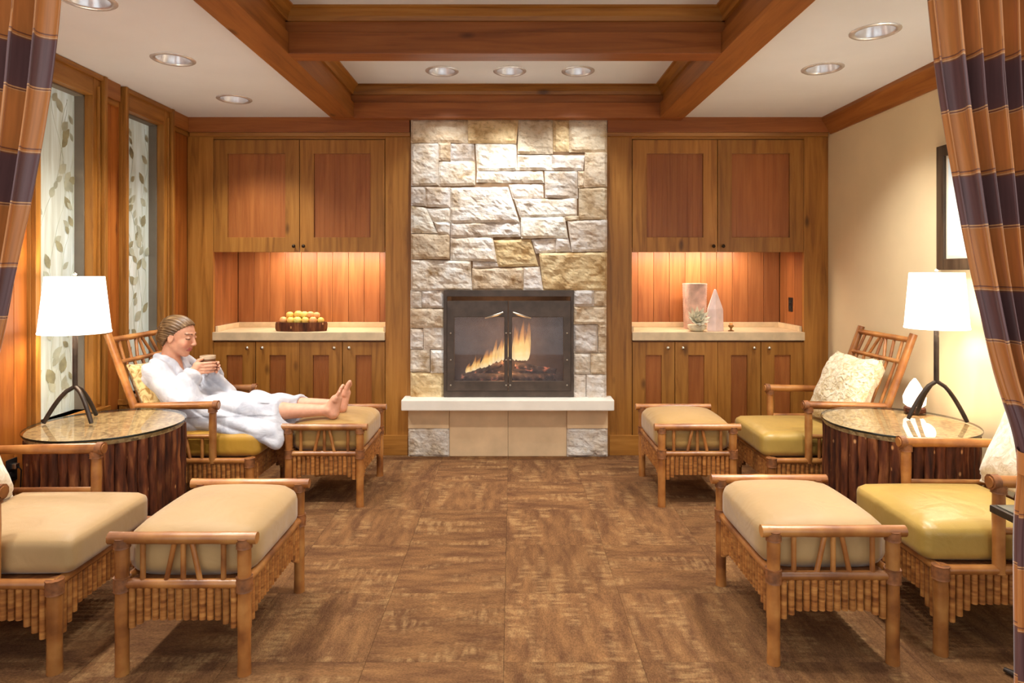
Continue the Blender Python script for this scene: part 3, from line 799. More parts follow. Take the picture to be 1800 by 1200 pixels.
def log_mat(name, ember):
    m, nt, bs = new_mat(name)
    mp = coords(nt, (1, 1, 1)); nz = N(nt, 'ShaderNodeTexNoise'); nz.inputs['Scale'].default_value = 22; nz.inputs['Detail'].default_value = 6
    nt.links.new(mp.outputs[0], nz.inputs['Vector'])
    r = ramp(nt, [(0.35, col(26, 20, 18)), (0.6, col(92, 80, 74)), (0.8, col(150, 140, 134))]); nt.links.new(nz.outputs['Fac'], r.inputs[0])
    nt.links.new(r.outputs[0], bs.inputs['Base Color']); bs.inputs['Roughness'].default_value = 0.95
    r2 = ramp(nt, [(0.58, (0, 0, 0, 1)), (0.72, (1.0, 0.25, 0.12, 1)), (0.82, (1.0, 0.6, 0.4, 1))]); nt.links.new(nz.outputs['Fac'], r2.inputs[0])
    nt.links.new(r2.outputs[0], bs.inputs['Emission Color']); bs.inputs['Emission Strength'].default_value = ember
    bump(nt, bs, nz.outputs['Fac'], 0.8, 0.02)
    return m
M['log'] = log_mat('charred log', 0.35); M['ember'] = log_mat('glowing log', 1.2)
def fire_log(x0, z0, y0, x1, z1, y1, r, mat, label):
    a, b = Vector((wx(x0, 5.1), y0, z0)), Vector((wx(x1, 5.1), y1, z1)); pts, rad = [], []
    for i in range(9):
        t = i / 8; p = a.lerp(b, t) + Vector((0, noise.noise(Vector((t * 3, x0, 0))) * 0.012, noise.noise(Vector((t * 3, 0, x0))) * 0.012))
        pts.append(p); rad.append(r * (0.9 + 0.2 * noise.noise(Vector((t * 5, x0, x1)))))
    o = MB().tube(pts, rad, 11).build('firewood_log', mat, smooth=True); tag(o, label, 'log', 'burning logs')
fire_log(812, zf + 0.062, 5.06, 972, zf + 0.062, 5.09, 0.036, M['log'], 'charred log lying at the front of the grate')
fire_log(826, zf + 0.066, 5.19, 970, zf + 0.064, 5.18, 0.040, M['log'], 'charred log lying at the back of the grate')
fire_log(818, zf + 0.06, 5.125, 884, zf + 0.175, 5.14, 0.026, M['ember'], 'glowing log leaning up to the left of the flames')
fire_log(905, zf + 0.152, 5.13, 978, zf + 0.10, 5.125, 0.028, M['ember'], 'glowing ember log sloping down to the right')
def flame_mat():
    m, nt, bs = new_mat('flame'); nt.nodes.remove(bs)
    tc = N(nt, 'ShaderNodeTexCoord'); sp = N(nt, 'ShaderNodeSeparateXYZ'); nt.links.new(tc.outputs['Object'], sp.inputs[0])
    mp = N(nt, 'ShaderNodeMapping'); mp.inputs['Scale'].default_value = (7, 7, 1.8); nt.links.new(tc.outputs['Object'], mp.inputs[0])
    nz = N(nt, 'ShaderNodeTexNoise'); nz.inputs['Scale'].default_value = 2.0; nz.inputs['Detail'].default_value = 3; nt.links.new(mp.outputs[0], nz.inputs['Vector'])
    ad = N(nt, 'ShaderNodeMath', operation='MULTIPLY_ADD'); ad.inputs[1].default_value = 0.9; nt.links.new(nz.outputs['Fac'], ad.inputs[0])
    nt.links.new(sp.outputs['Z'], ad.inputs[2])
    mr = N(nt, 'ShaderNodeMath', operation='SUBTRACT'); mr.inputs[1].default_value = 0.38; nt.links.new(ad.outputs[0], mr.inputs[0])
    r = ramp(nt, [(0.0, (1.0, 0.82, 0.5, 1)), (0.35, (1.0, 0.62, 0.2, 1)), (0.75, (0.9, 0.34, 0.06, 1)), (1, (0.6, 0.15, 0.02, 1))]); nt.links.new(mr.outputs[0], r.inputs[0])
    em = N(nt, 'ShaderNodeEmission'); em.inputs['Strength'].default_value = 1.25; nt.links.new(r.outputs[0], em.inputs[0])
    tr = N(nt, 'ShaderNodeBsdfTransparent'); mx = N(nt, 'ShaderNodeMixShader')
    al = ramp(nt, [(0.0, (0.62, 0.62, 0.62, 1)), (0.5, (0.36, 0.36, 0.36, 1)), (1.0, (0.0, 0.0, 0.0, 1))]); nt.links.new(mr.outputs[0], al.inputs[0])
    nt.links.new(al.outputs[0], mx.inputs[0]); nt.links.new(tr.outputs[0], mx.inputs[1]); nt.links.new(em.outputs[0], mx.inputs[2])
    nt.links.new(mx.outputs[0], nt.nodes['Material Output'].inputs[0])
    return m
M['flame'] = flame_mat()
flames = empty('fire', (wx(895, 5.12), 5.12, zf + 0.1)); tag(flames, 'yellow flames rising from the logs behind the glass doors', 'fire')
def flame(px, py, h, r, lean, y, sd):
    prof_ = [(0.02, 0), (0.7, 0.06), (1.0, 0.18), (0.82, 0.38), (0.52, 0.6), (0.25, 0.82), (0.02, 1.0)]
    V = MB(); n = 12; base = len(V.v)
    for q, t in prof_:
        cx = lean * t + 0.25 * math.sin(t * 6 + sd) * t; cy = 0.2 * math.cos(t * 5 + sd) * t
        for k in range(n):
            a = 2 * PI * k / n; w = 1 + 0.25 * math.sin(3 * a + sd + t * 4)
            V.v.append((cx * r + q * r * w * math.cos(a), cy * r + q * r * 0.6 * w * math.sin(a), t))
    for i in range(len(prof_) - 1):
        for k in range(n):
            a, b = i * n + k, i * n + (k + 1) % n
            V.f.append((a, b, b + n, a + n))
    o = V.build('flame', M['flame'], flames, smooth='all')
    o.location = Vector((wx(px, y), y, wz(py, y))) - flames.location; o.scale = (1, 1, h)
rf = random.Random(21)
for k in range(9):                                   # tall tongue right of the middle stile
    flame(906 + k * 2.6 + rf.uniform(-2, 2), 634, rf.uniform(0.20, 0.38), rf.uniform(0.016, 0.030), rf.uniform(-0.6, 1.2), rf.uniform(5.08, 5.17), rf.uniform(0, 6))
for k in range(15):                                  # lower tongues climbing along the leaning log
    t_ = k / 14
    flame(822 + 66 * t_ + rf.uniform(-3, 3), 656 - 24 * t_, 0.07 + 0.13 * t_ + rf.uniform(0, 0.07), rf.uniform(0.013, 0.024), rf.uniform(0.2, 2.2), rf.uniform(5.09, 5.15), rf.uniform(0, 6))
l = bpy.data.lights.new('fire_light', 'POINT'); l.energy = 7; l.color = (1.0, 0.5, 0.2); l.shadow_soft_size = 0.08
lo = bpy.data.objects.new('fire_light', l); COL.objects.link(lo); lo.parent = flames; lo.location = (0, -0.06, 0.16)

# ================================================================== bamboo chairs and ottomans
def bamboo_mat(name, d, m_, l_):
    m, nt, bs = new_mat(name)
    mp = coords(nt, (6, 6, 6)); nz = N(nt, 'ShaderNodeTexNoise'); nz.inputs['Scale'].default_value = 1.4; nz.inputs['Detail'].default_value = 5
    nt.links.new(mp.outputs[0], nz.inputs['Vector'])
    r = ramp(nt, [(0.3, d), (0.5, m_), (0.72, l_)]); nt.links.new(nz.outputs['Fac'], r.inputs[0])
    nt.links.new(vary(nt, r.outputs[0], 0.16), bs.inputs['Base Color'])
    bs.inputs['Roughness'].default_value = 0.36; bs.inputs['Coat Weight'].default_value = 0.25; bs.inputs['Coat Roughness'].default_value = 0.2
    return m
M['bamboo'] = bamboo_mat('golden bamboo', col(112, 62, 26), col(156, 98, 46), col(186, 130, 68))
M['binding'] = plain('dark rawhide binding', col(128, 78, 40), 0.6, amt=0.2, scale=40, bmp=0.2)
def fabric(name, c, rough=0.55, sheen=0.25):
    m, nt, bs = new_mat(name)
    mp = coords(nt, (1, 1, 1)); nz = N(nt, 'ShaderNodeTexNoise'); nz.inputs['Scale'].default_value = 3.0; nz.inputs['Detail'].default_value = 3
    nt.links.new(mp.outputs[0], nz.inputs['Vector'])
    r = ramp(nt, [(0.3, tuple(x * 0.9 for x in c[:3]) + (1,)), (0.7, tuple(min(1, x * 1.08) for x in c[:3]) + (1,))]); nt.links.new(nz.outputs['Fac'], r.inputs[0])
    nt.links.new(r.outputs[0], bs.inputs['Base Color']); bs.inputs['Roughness'].default_value = rough
    bs.inputs['Sheen Weight'].default_value = sheen; bs.inputs['Sheen Roughness'].default_value = 0.5
    n2 = N(nt, 'ShaderNodeTexNoise'); n2.inputs['Scale'].default_value = 260; nt.links.new(mp.outputs[0], n2.inputs['Vector'])
    n3 = N(nt, 'ShaderNodeTexNoise'); n3.inputs['Scale'].default_value = 7; n3.inputs['Distortion'].default_value = 1.2; nt.links.new(mp.outputs[0], n3.inputs['Vector'])
    ad = N(nt, 'ShaderNodeMath', operation='MULTIPLY_ADD'); ad.inputs[1].default_value = 0.06; nt.links.new(n2.outputs['Fac'], ad.inputs[0]); nt.links.new(n3.outputs['Fac'], ad.inputs[2])
    bump(nt, bs, ad.outputs[0], 0.25, 0.02)
    return m
M['tan'] = fabric('tan suede cushion cloth', col(172, 138, 88))
M['tan2'] = fabric('golden tan cushion cloth', col(174, 136, 72))
M['gold'] = fabric('golden satin cushion cloth', col(176, 143, 68), 0.36, 0.1)
M['gold2'] = fabric('deep gold cushion cloth', col(178, 134, 44), 0.42, 0.1)
def slat_mesh(r=0.0122):
    return MB().tube([(0, 0, 0), (0, 0, -1)], r, 8).mesh('slat', smooth=True)
SLAT = slat_mesh()
def slats(parent, p0, p1, pitch, L, step=0.02, nstep=3):
    """row of split-bamboo slats hanging from the line p0-p1, longer towards the legs"""
    p0, p1 = Vector(p0), Vector(p1); n = max(2, int(round((p1 - p0).length / pitch)) + 1)
    for i in range(n):
        k = min(i, n - 1 - i)
        ln = L + step * max(0, nstep - k)
        link('slat', SLAT, M['bamboo'], parent, loc=p0.lerp(p1, i / (n - 1)), scale=(1, 1, ln))
def pole(parent, name, pts, r, mat='bamboo', n=10):
    # slight swelling at bamboo joints
    pts = [Vector(p) for p in pts]; path, rad = [], []
    for a, b in zip(pts[:-1], pts[1:]):
        m = max(2, int((b - a).length / 0.05))
        for i in range(m):
            path.append(a.lerp(b, i / m)); rad.append(r * (1.06 if i % 4 == 0 else 1.0))
    path.append(pts[-1]); rad.append(r)
    return MB().tube(path, rad, n).build(name, M[mat], parent, smooth=True)
def wrap(parent, p, r, axis='z', h=0.045):
    d = {'x': Vector((1, 0, 0)), 'y': Vector((0, 1, 0)), 'z': Vector((0, 0, 1))}[axis] * (h / 2)
    p = Vector(p); path = [p - d + d * 2 * i / 6 for i in range(7)]
    MB().tube(path, [r * (1.0 if i % 2 else 1.08) for i in range(7)], 10).build('binding', M['binding'], parent, smooth=True)
def lattice(parent, a, b, z0, z1, axis):
    """sticks between two rails: two uprights and a fan of three in the middle"""
    def P(t, z):
        q = Vector(a).lerp(Vector(b), t); q.z = z; return q
    for t0, t1 in ((0.17, 0.17), (0.43, 0.36), (0.5, 0.5), (0.57, 0.64), (0.83, 0.83)):
        MB().tube([P(t1, z0), P((t0 + t1) / 2, (z0 + z1) / 2), P(t0, z1)], 0.0095, 8).build('stick', M['bamboo'], parent, smooth=True)

OW, OL = 0.215, 0.292                      # half spacing of the ottoman legs in x and y
def make_ottoman():
    t = empty('ottoman')
    for sx in (-1, 1):
        for sy in (-1, 1):
            pole(t, 'leg', [(sx * OW, sy * OL, 0), (sx * OW, sy * OL, 0.465)], 0.023)
            wrap(t, (sx * OW, sy * OL, 0.318), 0.0275, 'z', 0.05); wrap(t, (sx * OW, sy * OL, 0.462), 0.0265, 'z', 0.035)
    for sy in (-1, 1):
        pole(t, 'top_rail', [(-OW - 0.045, sy * OL, 0.478), (OW + 0.045, sy * OL, 0.478)], 0.021)
        pole(t, 'middle_rail', [(-OW, sy * OL, 0.318), (OW, sy * OL, 0.318)], 0.017)
        lattice(t, (-OW, sy * OL, 0), (OW, sy * OL, 0), 0.325, 0.465, 'x')
        slats(t, (-OW + 0.036, sy * OL, 0.308), (OW - 0.036, sy * OL, 0.308), 0.0275, 0.115, 0.014, 2)
    for sx in (-1, 1):
        pole(t, 'side_rail', [(sx * OW, -OL, 0.318), (sx * OW, OL, 0.318)], 0.017)
        slats(t, (sx * OW, -OL + 0.036, 0.308), (sx * OW, OL - 0.036, 0.308), 0.0275, 0.115, 0.016, 3)
    MB().box(-OW + 0.012, OW - 0.012, -OL + 0.012, OL - 0.012, 0.306, 0.322).build('deck', M['binding'], t)
    link('cushion', soft_box(2 * OW + 0.050, 2 * OL - 0.040, 0.156, 0.050, 0.042, 14, plan=0.09), M['tan'], t, loc=(0, 0, 0.323 + 0.084))
    return t
def make_chair():
    """faces +x, front legs at x = 0"""
    t = empty('armchair'); h = 0.28
    for s in (-1, 1):
        y = s * h
        pole(t, 'front_leg', [(0, y, 0), (0, y, 0.326)], 0.0245); wrap(t, (0, y, 0.304), 0.0285, 'z', 0.05)
        pole(t, 'back_post', [(-0.62, y, 0), (-0.56, y, 0.33), (-0.675, y, 0.63), (-0.828, y, 1.05)], 0.0215)
        pole(t, 'arm_post', [(-0.215, y, 0.30), (-0.215, y, 0.625)], 0.021)
        MB().tube([(-0.178, y, 0.636), (-0.215, y, 0.637), (-0.45, y, 0.634), (-0.665, y, 0.63)], [0.021, 0.0235, 0.022, 0.019], 10).build('armrest', M['bamboo'], t, smooth=True)
        wrap(t, (-0.215, y, 0.612), 0.0255, 'z', 0.03); wrap(t, (-0.196, y, 0.637), 0.0265, 'x', 0.028)
        pole(t, 'side_rail', [(0, y, 0.312), (-0.58, y, 0.312)], 0.018)
        pole(t, 'upper_side_rail', [(-0.215, y, 0.455), (-0.61, y, 0.452)], 0.013)
        lattice(t, (-0.215, y, 0), (-0.58, y, 0), 0.318, 0.45, 'x')
        slats(t, (-0.04, y, 0.302), (-0.54, y, 0.302), 0.0275, 0.115, 0.022, 3)
    pole(t, 'front_rail', [(0, -h, 0.312), (0, h, 0.312)], 0.018)
    slats(t, (0, -h + 0.042, 0.302), (0, h - 0.042, 0.302), 0.0275, 0.115, 0.022, 3)
    pole(t, 'rear_rail', [(-0.565, -h, 0.312), (-0.565, h, 0.312)], 0.016)
    def B(z): return -0.56 - (z - 0.33) * 0.372
    pole(t, 'back_top_rail', [(B(1.015), -h - 0.0, 1.015), (B(1.015), h, 1.015)], 0.0175)
    pole(t, 'back_rail', [(B(0.885), -h, 0.885), (B(0.885), h, 0.885)], 0.014)
    pole(t, 'back_rail', [(B(0.42), -h, 0.42), (B(0.42), h, 0.42)], 0.014)
    for f0, f1 in ((-0.72, -0.78), (-0.42, -0.52), (-0.10, -0.30), (0, 0), (0.10, 0.30), (0.42, 0.52), (0.72, 0.78)):
        MB().tube([(B(0.89), f1 * h, 0.89), (B(1.01), f0 * h, 1.01)], 0.0095, 8).build('stick', M['bamboo'], t, smooth=True)
    for f in (-0.75, -0.45, -0.15, 0.15, 0.45, 0.75):
        MB().tube([(B(0.42), f * h, 0.42), (B(0.885), f * h, 0.885)], 0.0095, 8).build('spindle', M['bamboo'], t, smooth=True)
    MB().box(-0.55, -0.012, -h + 0.012, h - 0.012, 0.300, 0.318).build('deck', M['binding'], t)
    link('seat_cushion', soft_box(0.575, 2 * h - 0.050, 0.140, 0.040, 0.014, 14), M['gold'], t, loc=(-0.245, 0, 0.319 + 0.074))
    return t
def place(proto, first, loc, rz, label, group, cush, mat):
    o = proto if first else copy_tree(proto)
    o.location = loc; o.rotation_euler = (0, 0, rz); tag(o, label, o['category'] if 'category' in o else None, group)
    for c in o.children:
        if c.name.split('.')[0] == cush:
            c.data = c.data.copy(); c.data.materials[0] = mat
    return o
ch = make_chair(); ch['category'] = 'armchair'
G = 'bamboo armchairs'
CH = {}
CH['lf'] = place(ch, True, (-1.615, 2.55, 0), 0, 'bamboo armchair with tan seat cushion at the left edge of the picture', G, 'seat_cushion', M['tan'])
CH['lb'] = place(ch, False, (-1.53, 4.03, 0), 0, 'bamboo armchair the robed person is sitting in', G, 'seat_cushion', M['gold2'])
CH['rf'] = place(ch, False, (1.587, 2.66, 0), PI, 'bamboo armchair with gold seat cushion beside the right curtain', G, 'seat_cushion', M['gold'])
CH['rb'] = place(ch, False, (1.515, 4.03, 0), PI, 'empty bamboo armchair against the cream wall behind the log table', G, 'seat_cushion', M['gold'])
ot = make_ottoman(); ot['category'] = 'ottoman'
G = 'bamboo ottomans'
place(ot, True, (-1.157, 2.555, 0), 0, 'bamboo ottoman with tan cushion in the left foreground', G, 'cushion', M['tan'])
place(ot, False, (-1.132, 4.17, 0), 0, 'bamboo ottoman with two bare feet resting on it', G, 'cushion', M['tan2'])
place(ot, False, (1.160, 2.615, 0), 0, 'bamboo ottoman with tan cushion in the right foreground', G, 'cushion', M['tan'])
place(ot, False, (1.118, 4.17, 0), 0, 'bamboo ottoman near the base cabinets right of the fireplace', G, 'cushion', M['tan2'])

# --- back pillows
def pillow_mat(name, c1, c2, scale, bstr):
    m, nt, bs = new_mat(name)
    mp = coords(nt, (1, 1, 1)); nz = N(nt, 'ShaderNodeTexNoise'); nz.inputs['Scale'].default_value = scale; nz.inputs['Detail'].default_value = 5; nz.inputs['Distortion'].default_value = 1.0
    nt.links.new(mp.outputs[0], nz.inputs['Vector'])
    r = ramp(nt, [(0.38, c1), (0.6, c2)]); nt.links.new(nz.outputs['Fac'], r.inputs[0]); nt.links.new(r.outputs[0], bs.inputs['Base Color'])
    bs.inputs['Roughness'].default_value = 0.9; bs.inputs['Sheen Weight'].default_value = 0.3
    bump(nt, bs, nz.outputs['Fac'], bstr, 0.02)
    return m
M['shag'] = pillow_mat('cream shaggy wool', col(206, 184, 136), col(240, 228, 196), 32, 0.9)
M['shag2'] = pillow_mat('ivory quilted cloth', col(216, 198, 166), col(238, 226, 204), 26, 0.35)
M['brocade'] = pillow_mat('gold leaf brocade', col(150, 112, 48), col(222, 194, 136), 30, 0.2)
def pillow(loc, rot, label, mat, s=0.42, th=0.16, rough=0.012, sy=None):
    root = empty('throw_pillow', loc); root.rotation_euler = rot
    tag(root, label, 'pillow', 'throw pillows')
    link('pillow_cover', soft_box(s, sy or s, th, 0.06, 0.02, 16, 0.62, rough=rough, seed=loc[1]), mat, root)
    a, b = s / 2 * 0.97, (sy or s) / 2 * 0.97
    pts = []
    for (x0, y0), (x1, y1) in (((-a, -b), (a, -b)), ((a, -b), (a, b)), ((a, b), (-a, b)), ((-a, b), (-a, -b))):
        for i in range(8):
            t = i / 8; k = 1 - 0.09 * 4 * t * (1 - t)
            x, y = x0 + (x1 - x0) * t, y0 + (y1 - y0) * t
            if x0 == x1: x *= k
            else: y *= k
            pts.append((x, y, 0))
    MB().tube(pts + [pts[0]], 0.006, 6).build('piping', mat, root, smooth=True)
    return root
tl = math.radians(66)
pillow((2.055, 3.98, 0.685), (0, -tl, 0.06), 'shaggy cream pillow on the empty armchair against the cream wall', M['shag'], 0.47, 0.18, 0.016)
pillow((2.20, 2.70, 0.655), (0, -tl, 0.0), 'ivory pillow on the armchair beside the right curtain', M['shag2'], 0.42, 0.17, 0.006)
pillow((-2.20, 2.52, 0.645), (0, tl, 0.0), 'ivory pillow on the armchair at the left edge of the picture', M['shag2'], 0.42, 0.17, 0.006)
pillow((-2.185, 4.00, 0.665), (0, tl + 0.06, 0.0), 'gold brocade pillow behind the robed person', M['brocade'], 0.44, 0.10, 0.004, 0.46)
# ================================================================== log tables
def bark_mat():
    m, nt, bs = new_mat('dark bark')
    mp = coords(nt, (22, 22, 4)); nz = N(nt, 'ShaderNodeTexNoise'); nz.inputs['Scale'].default_value = 1.3; nz.inputs['Detail'].default_value = 6
    nt.links.new(mp.outputs[0], nz.inputs['Vector'])
    r = ramp(nt, [(0.3, col(40, 19, 11)), (0.52, col(94, 48, 25)), (0.72, col(146, 90, 50))]); nt.links.new(nz.outputs['Fac'], r.inputs[0])
    mp2 = coords(nt, (16, 16, 9)); vo = N(nt, 'ShaderNodeTexVoronoi'); vo.inputs['Scale'].default_value = 1.0; nt.links.new(mp2.outputs[0], vo.inputs['Vector'])
    r2 = ramp(nt, [(0.05, (1, 1, 1, 1)), (0.12, (0, 0, 0, 1))]); nt.links.new(vo.outputs['Distance'], r2.inputs[0])
    mx = N(nt, 'ShaderNodeMixRGB'); mx.inputs[2].default_value = col(206, 150, 96)
    nt.links.new(r2.outputs[0], mx.inputs[0]); nt.links.new(r.outputs[0], mx.inputs[1])
    nt.links.new(vary(nt, mx.outputs[0], 0.3), bs.inputs['Base Color'])
    bs.inputs['Roughness'].default_value = 0.7; bs.inputs['Specular IOR Level'].default_value = 0.25; bump(nt, bs, nz.outputs['Fac'], 0.7, 0.02)
    return m
M['bark'] = bark_mat()
def mosaic_mat():
    m, nt, bs = new_mat('chip mosaic')
    mp = coords(nt, (1, 1, 1)); vo = N(nt, 'ShaderNodeTexVoronoi'); vo.inputs['Scale'].default_value = 60; nt.links.new(mp.outputs[0], vo.inputs['Vector'])
    r = ramp(nt, [(0.0, col(84, 62, 34)), (0.35, col(132, 106, 64)), (0.7, col(170, 146, 100)), (1, col(66, 48, 28))]); nt.links.new(vo.outputs['Color'], r.inputs[0])
    nt.links.new(r.outputs[0], bs.inputs['Base Color']); bs.inputs['Roughness'].default_value = 0.5
    return m
M['mosaic'] = mosaic_mat()
M['glass_edge'] = plain('dark green glass edge', col(26, 32, 26), 0.15)
LOGS = []
for k in range(5):
    rg = random.Random(k + 60); pts, rad = [], []
    for i in range(9):
        t = i / 8
        pts.append((noise.noise(Vector((t * 3, k, 0))) * 0.006, noise.noise(Vector((t * 3, 0, k))) * 0.006, 0.602 * t))
        rad.append(0.026 * (1 + 0.22 * noise.noise(Vector((t * 6, k * 2.0, 3)))))
    LOGS.append(MB().tube(pts, rad, 9).mesh('log', smooth=True))
TZ = 0.635
def log_table(x, y, label, r=0.362):
    t = empty('log_table', (x, y, 0)); tag(t, label, 'table', 'round log tables')
    n = 44; rg = random.Random(int(x * 100))
    for i in range(n):
        a = 2 * PI * i / n; rr = r - 0.034 + rg.uniform(-0.004, 0.004)
        link('log', LOGS[rg.randrange(5)], M['bark'], t, loc=(rr * math.cos(a), rr * math.sin(a), 0), rot=(0, 0, rg.uniform(0, 6)), scale=(rg.uniform(.9, 1.08),) * 2 + (1,))
    MB().lathe([(r - 0.055, 0.02), (r - 0.055, 0.60)], 40, caps=True).build('drum', M['dark'], t)
    MB().lathe([(r - 0.012, 0.602), (r - 0.010, 0.623)], 48, caps=True).build('tabletop', M['mosaic'], t)
    g = MB().lathe([(r, 0.624), (r, TZ)], 56, caps=True).build('glass_top', M['glass'], t)
    MB().lathe([(r + 0.0005, 0.6245), (r + 0.0018, 0.6295), (r + 0.0005, TZ - 0.0005)], 56).build('glass_rim', M['glass_edge'], g, smooth=True)
    return t
log_table(-2.085, 3.32, 'round bark log table with glass top beside the robed person')
log_table(2.016, 3.36, 'round bark log table with glass top by the cream wall')

# --- table lamps
M['shade'] = glow('lit white lamp shade', (1.0, 0.96, 0.90, 1), 2.0)
def table_lamp(x, y, label, r0, r1, z0, z1, apex, angs, fr=0.135):
    t = empty('table_lamp', (x, y, TZ)); tag(t, label, 'lamp', 'tripod table lamps')
    sh = MB().lathe([(r0, z0 - TZ), (r1, z1 - TZ)], 40)
    sh.lathe([(r0 - 0.003, z0 - TZ), (r1 - 0.003, z1 - TZ)], 40)
    sh = sh.build('shade', M['shade'], t, smooth='all')
    MB().lathe([(r0 + 0.001, z0 - TZ), (r0 + 0.0015, z0 + 0.008 - TZ), (r0 - 0.004, z0 + 0.008 - TZ), (r0 - 0.004, z0 - TZ), (r0 + 0.001, z0 - TZ)], 40).build('shade_hem', M['shade'], sh, smooth=True)
    MB().tube([(0, 0, apex - TZ), (0, 0, z0 + 0.06 - TZ)], 0.0125, 10).build('stem', M['iron_lamp'], t, smooth=True)
    MB().lathe([(0.004, z1 - 0.01 - TZ), (0.012, z1 - TZ), (0.004, z1 + 0.006 - TZ), (0.009, z1 + 0.014 - TZ), (0.0005, z1 + 0.022 - TZ)], 12).build('finial', M['nickel'], t, smooth=True)
    sp = MB()
    for k in range(3):
        a = 2 * PI * k / 3; sp.tube([(0, 0, z1 - 0.006 - TZ), (r1 * math.cos(a), r1 * math.sin(a), z1 - 0.006 - TZ)], 0.0018, 5)
    sp.tube([(0, 0, z0 + 0.05 - TZ), (0.03, 0, z0 + 0.12 - TZ), (0.03, 0, z1 - 0.06 - TZ), (0, 0, z1 - 0.006 - TZ)], 0.0022, 6)
    sp.build('harp', M['nickel'], t, smooth=True)
    for a in angs:
        pts = []
        for i in range(9):
            s = i / 8
            rr = fr * s ** 0.62; zz = (apex - TZ) * (1 - s) + 0.006
            pts.append((rr * math.cos(a), rr * math.sin(a), zz))
        MB().tube(pts, [0.011] * 8 + [0.010], 8).build('leg', M['iron_lamp'], t, smooth=True)
    l = bpy.data.lights.new('lamp_bulb_light', 'POINT'); l.energy = 9; l.color = (1.0, 0.82, 0.60); l.shadow_soft_size = 0.05
    lo = bpy.data.objects.new('lamp_bulb_light', l); COL.objects.link(lo); lo.parent = t; lo.location = (0, 0, (z0 + z1) / 2 - TZ - 0.02)
    MB().lathe([(0.012, z0 + 0.05 - TZ), (0.012, z0 + 0.08 - TZ), (0.03, z0 + 0.11 - TZ), (0.0005, z0 + 0.15 - TZ)], 14).build('bulb', M['bulb'], t, smooth=True)
table_lamp(wx(132, 3.34), 3.34, 'tripod table lamp with lit white shade in front of the leaf window', 0.163, 0.133, wz(585, 3.34), wz(486, 3.34), wz(681, 3.34), (math.radians(205), math.radians(-25), math.radians(80)))
table_lamp(wx(1646, 3.36), 3.36, 'tripod table lamp with lit white shade by the cream wall', 0.147, 0.124, wz(577, 3.36), wz(479, 3.36), wz(672, 3.36), (math.radians(170), math.radians(-22), math.radians(98)))

# --- glowing salt crystal lamp
def crystal_mat(name, c, e):
    m, nt, bs = new_mat(name)
    mp = coords(nt); nz = N(nt, 'ShaderNodeTexNoise'); nz.inputs['Scale'].default_value = 14; nt.links.new(mp.outputs[0], nz.inputs['Vector'])
    r = ramp(nt, [(0.3, tuple(x * 0.8 for x in c[:3]) + (1,)), (0.7, c)]); nt.links.new(nz.outputs['Fac'], r.inputs[0])
    nt.links.new(r.outputs[0], bs.inputs['Base Color']); nt.links.new(r.outputs[0], bs.inputs['Emission Color']); bs.inputs['Emission Strength'].default_value = e
    bs.inputs['Roughness'].default_value = 0.5
    return m
M['salt'] = crystal_mat('lit salt crystal', (1.0, 0.86, 0.72, 1), 2.4)
sp = at(1608, 712, 3.58); sl_ = empty('salt_lamp', (sp.x, 3.58, TZ)); tag(sl_, 'glowing faceted salt crystal on a dark base beside the tripod lamp', 'lamp')
MB().lathe([(0.052, 0), (0.055, 0.006), (0.053, 0.024), (0.046, 0.028)], 18, caps=True).build('base', M['bark'], sl_, smooth=True)
cr = MB(); rg = random.Random(4)
cr.lathe([(0.030, 0.026), (0.048, 0.045), (0.053, 0.085), (0.046, 0.125), (0.028, 0.162), (0.006, 0.186)], 7, caps=True, wob=lambda a, z: 1 + 0.16 * math.sin(a * 2.3 + z * 30))
cr.build('crystal', M['salt'], sl_)
l = bpy.data.lights.new('salt_glow', 'POINT'); l.energy = 1.2; l.color = (1, 0.6, 0.35); l.shadow_soft_size = 0.05
lo = bpy.data.objects.new('salt_glow', l); COL.objects.link(lo); lo.parent = sl_; lo.location = (0.0, -0.09, 0.09)

# --- framed picture on the cream wall
pic = empty('framed_picture', (XR, 3.30, 1.42)); tag(pic, 'dark framed pale picture hanging on the cream wall', 'picture')
py0, py1, pz0, pz1 = 2.86, 3.665, 1.425, 2.125
def frame_bar(y0, y1, z0, z1):
    MB().box(XR - 0.028, XR - 0.001, y0, y1, z0, z1).build('frame_rail', M['darkframe'], pic, bevel=0.004, keep=True)
M['darkframe'] = wood('dark grey brown frame wood', col(40, 30, 22), col(66, 52, 38), col(92, 76, 58), 'z', knots=False)
fw = 0.062
frame_bar(py0, py0 + fw, pz0, pz1); frame_bar(py1 - fw, py1, pz0, pz1); frame_bar(py0 + fw, py1 - fw, pz0, pz0 + fw); frame_bar(py0 + fw, py1 - fw, pz1 - fw, pz1)
M['mat_board'] = plain('warm white mat board', col(238, 230, 208), 0.8, amt=0.02)
def art_mat():
    m, nt, bs = new_mat('pale blue white print')
    mp = coords(nt, (1, 2, 5)); nz = N(nt, 'ShaderNodeTexNoise'); nz.inputs['Scale'].default_value = 1.2; nz.inputs['Detail'].default_value = 3; nt.links.new(mp.outputs[0], nz.inputs['Vector'])
    r = ramp(nt, [(0.35, col(206, 226, 236)), (0.6, col(246, 250, 250))]); nt.links.new(nz.outputs['Fac'], r.inputs[0]); nt.links.new(r.outputs[0], bs.inputs['Base Color'])
    bs.inputs['Roughness'].default_value = 0.6
    return m
M['art'] = art_mat()
MB().box(XR - 0.012, XR - 0.001, py0 + fw, py1 - fw, pz0 + fw, pz1 - fw).build('mat_board', M['mat_board'], pic, keep=True)
MB().box(XR - 0.0135, XR - 0.012, py0 + fw + 0.018, py1 - fw - 0.018, pz0 + fw + 0.018, pz1 - fw - 0.018).build('print', M['art'], pic, keep=True)
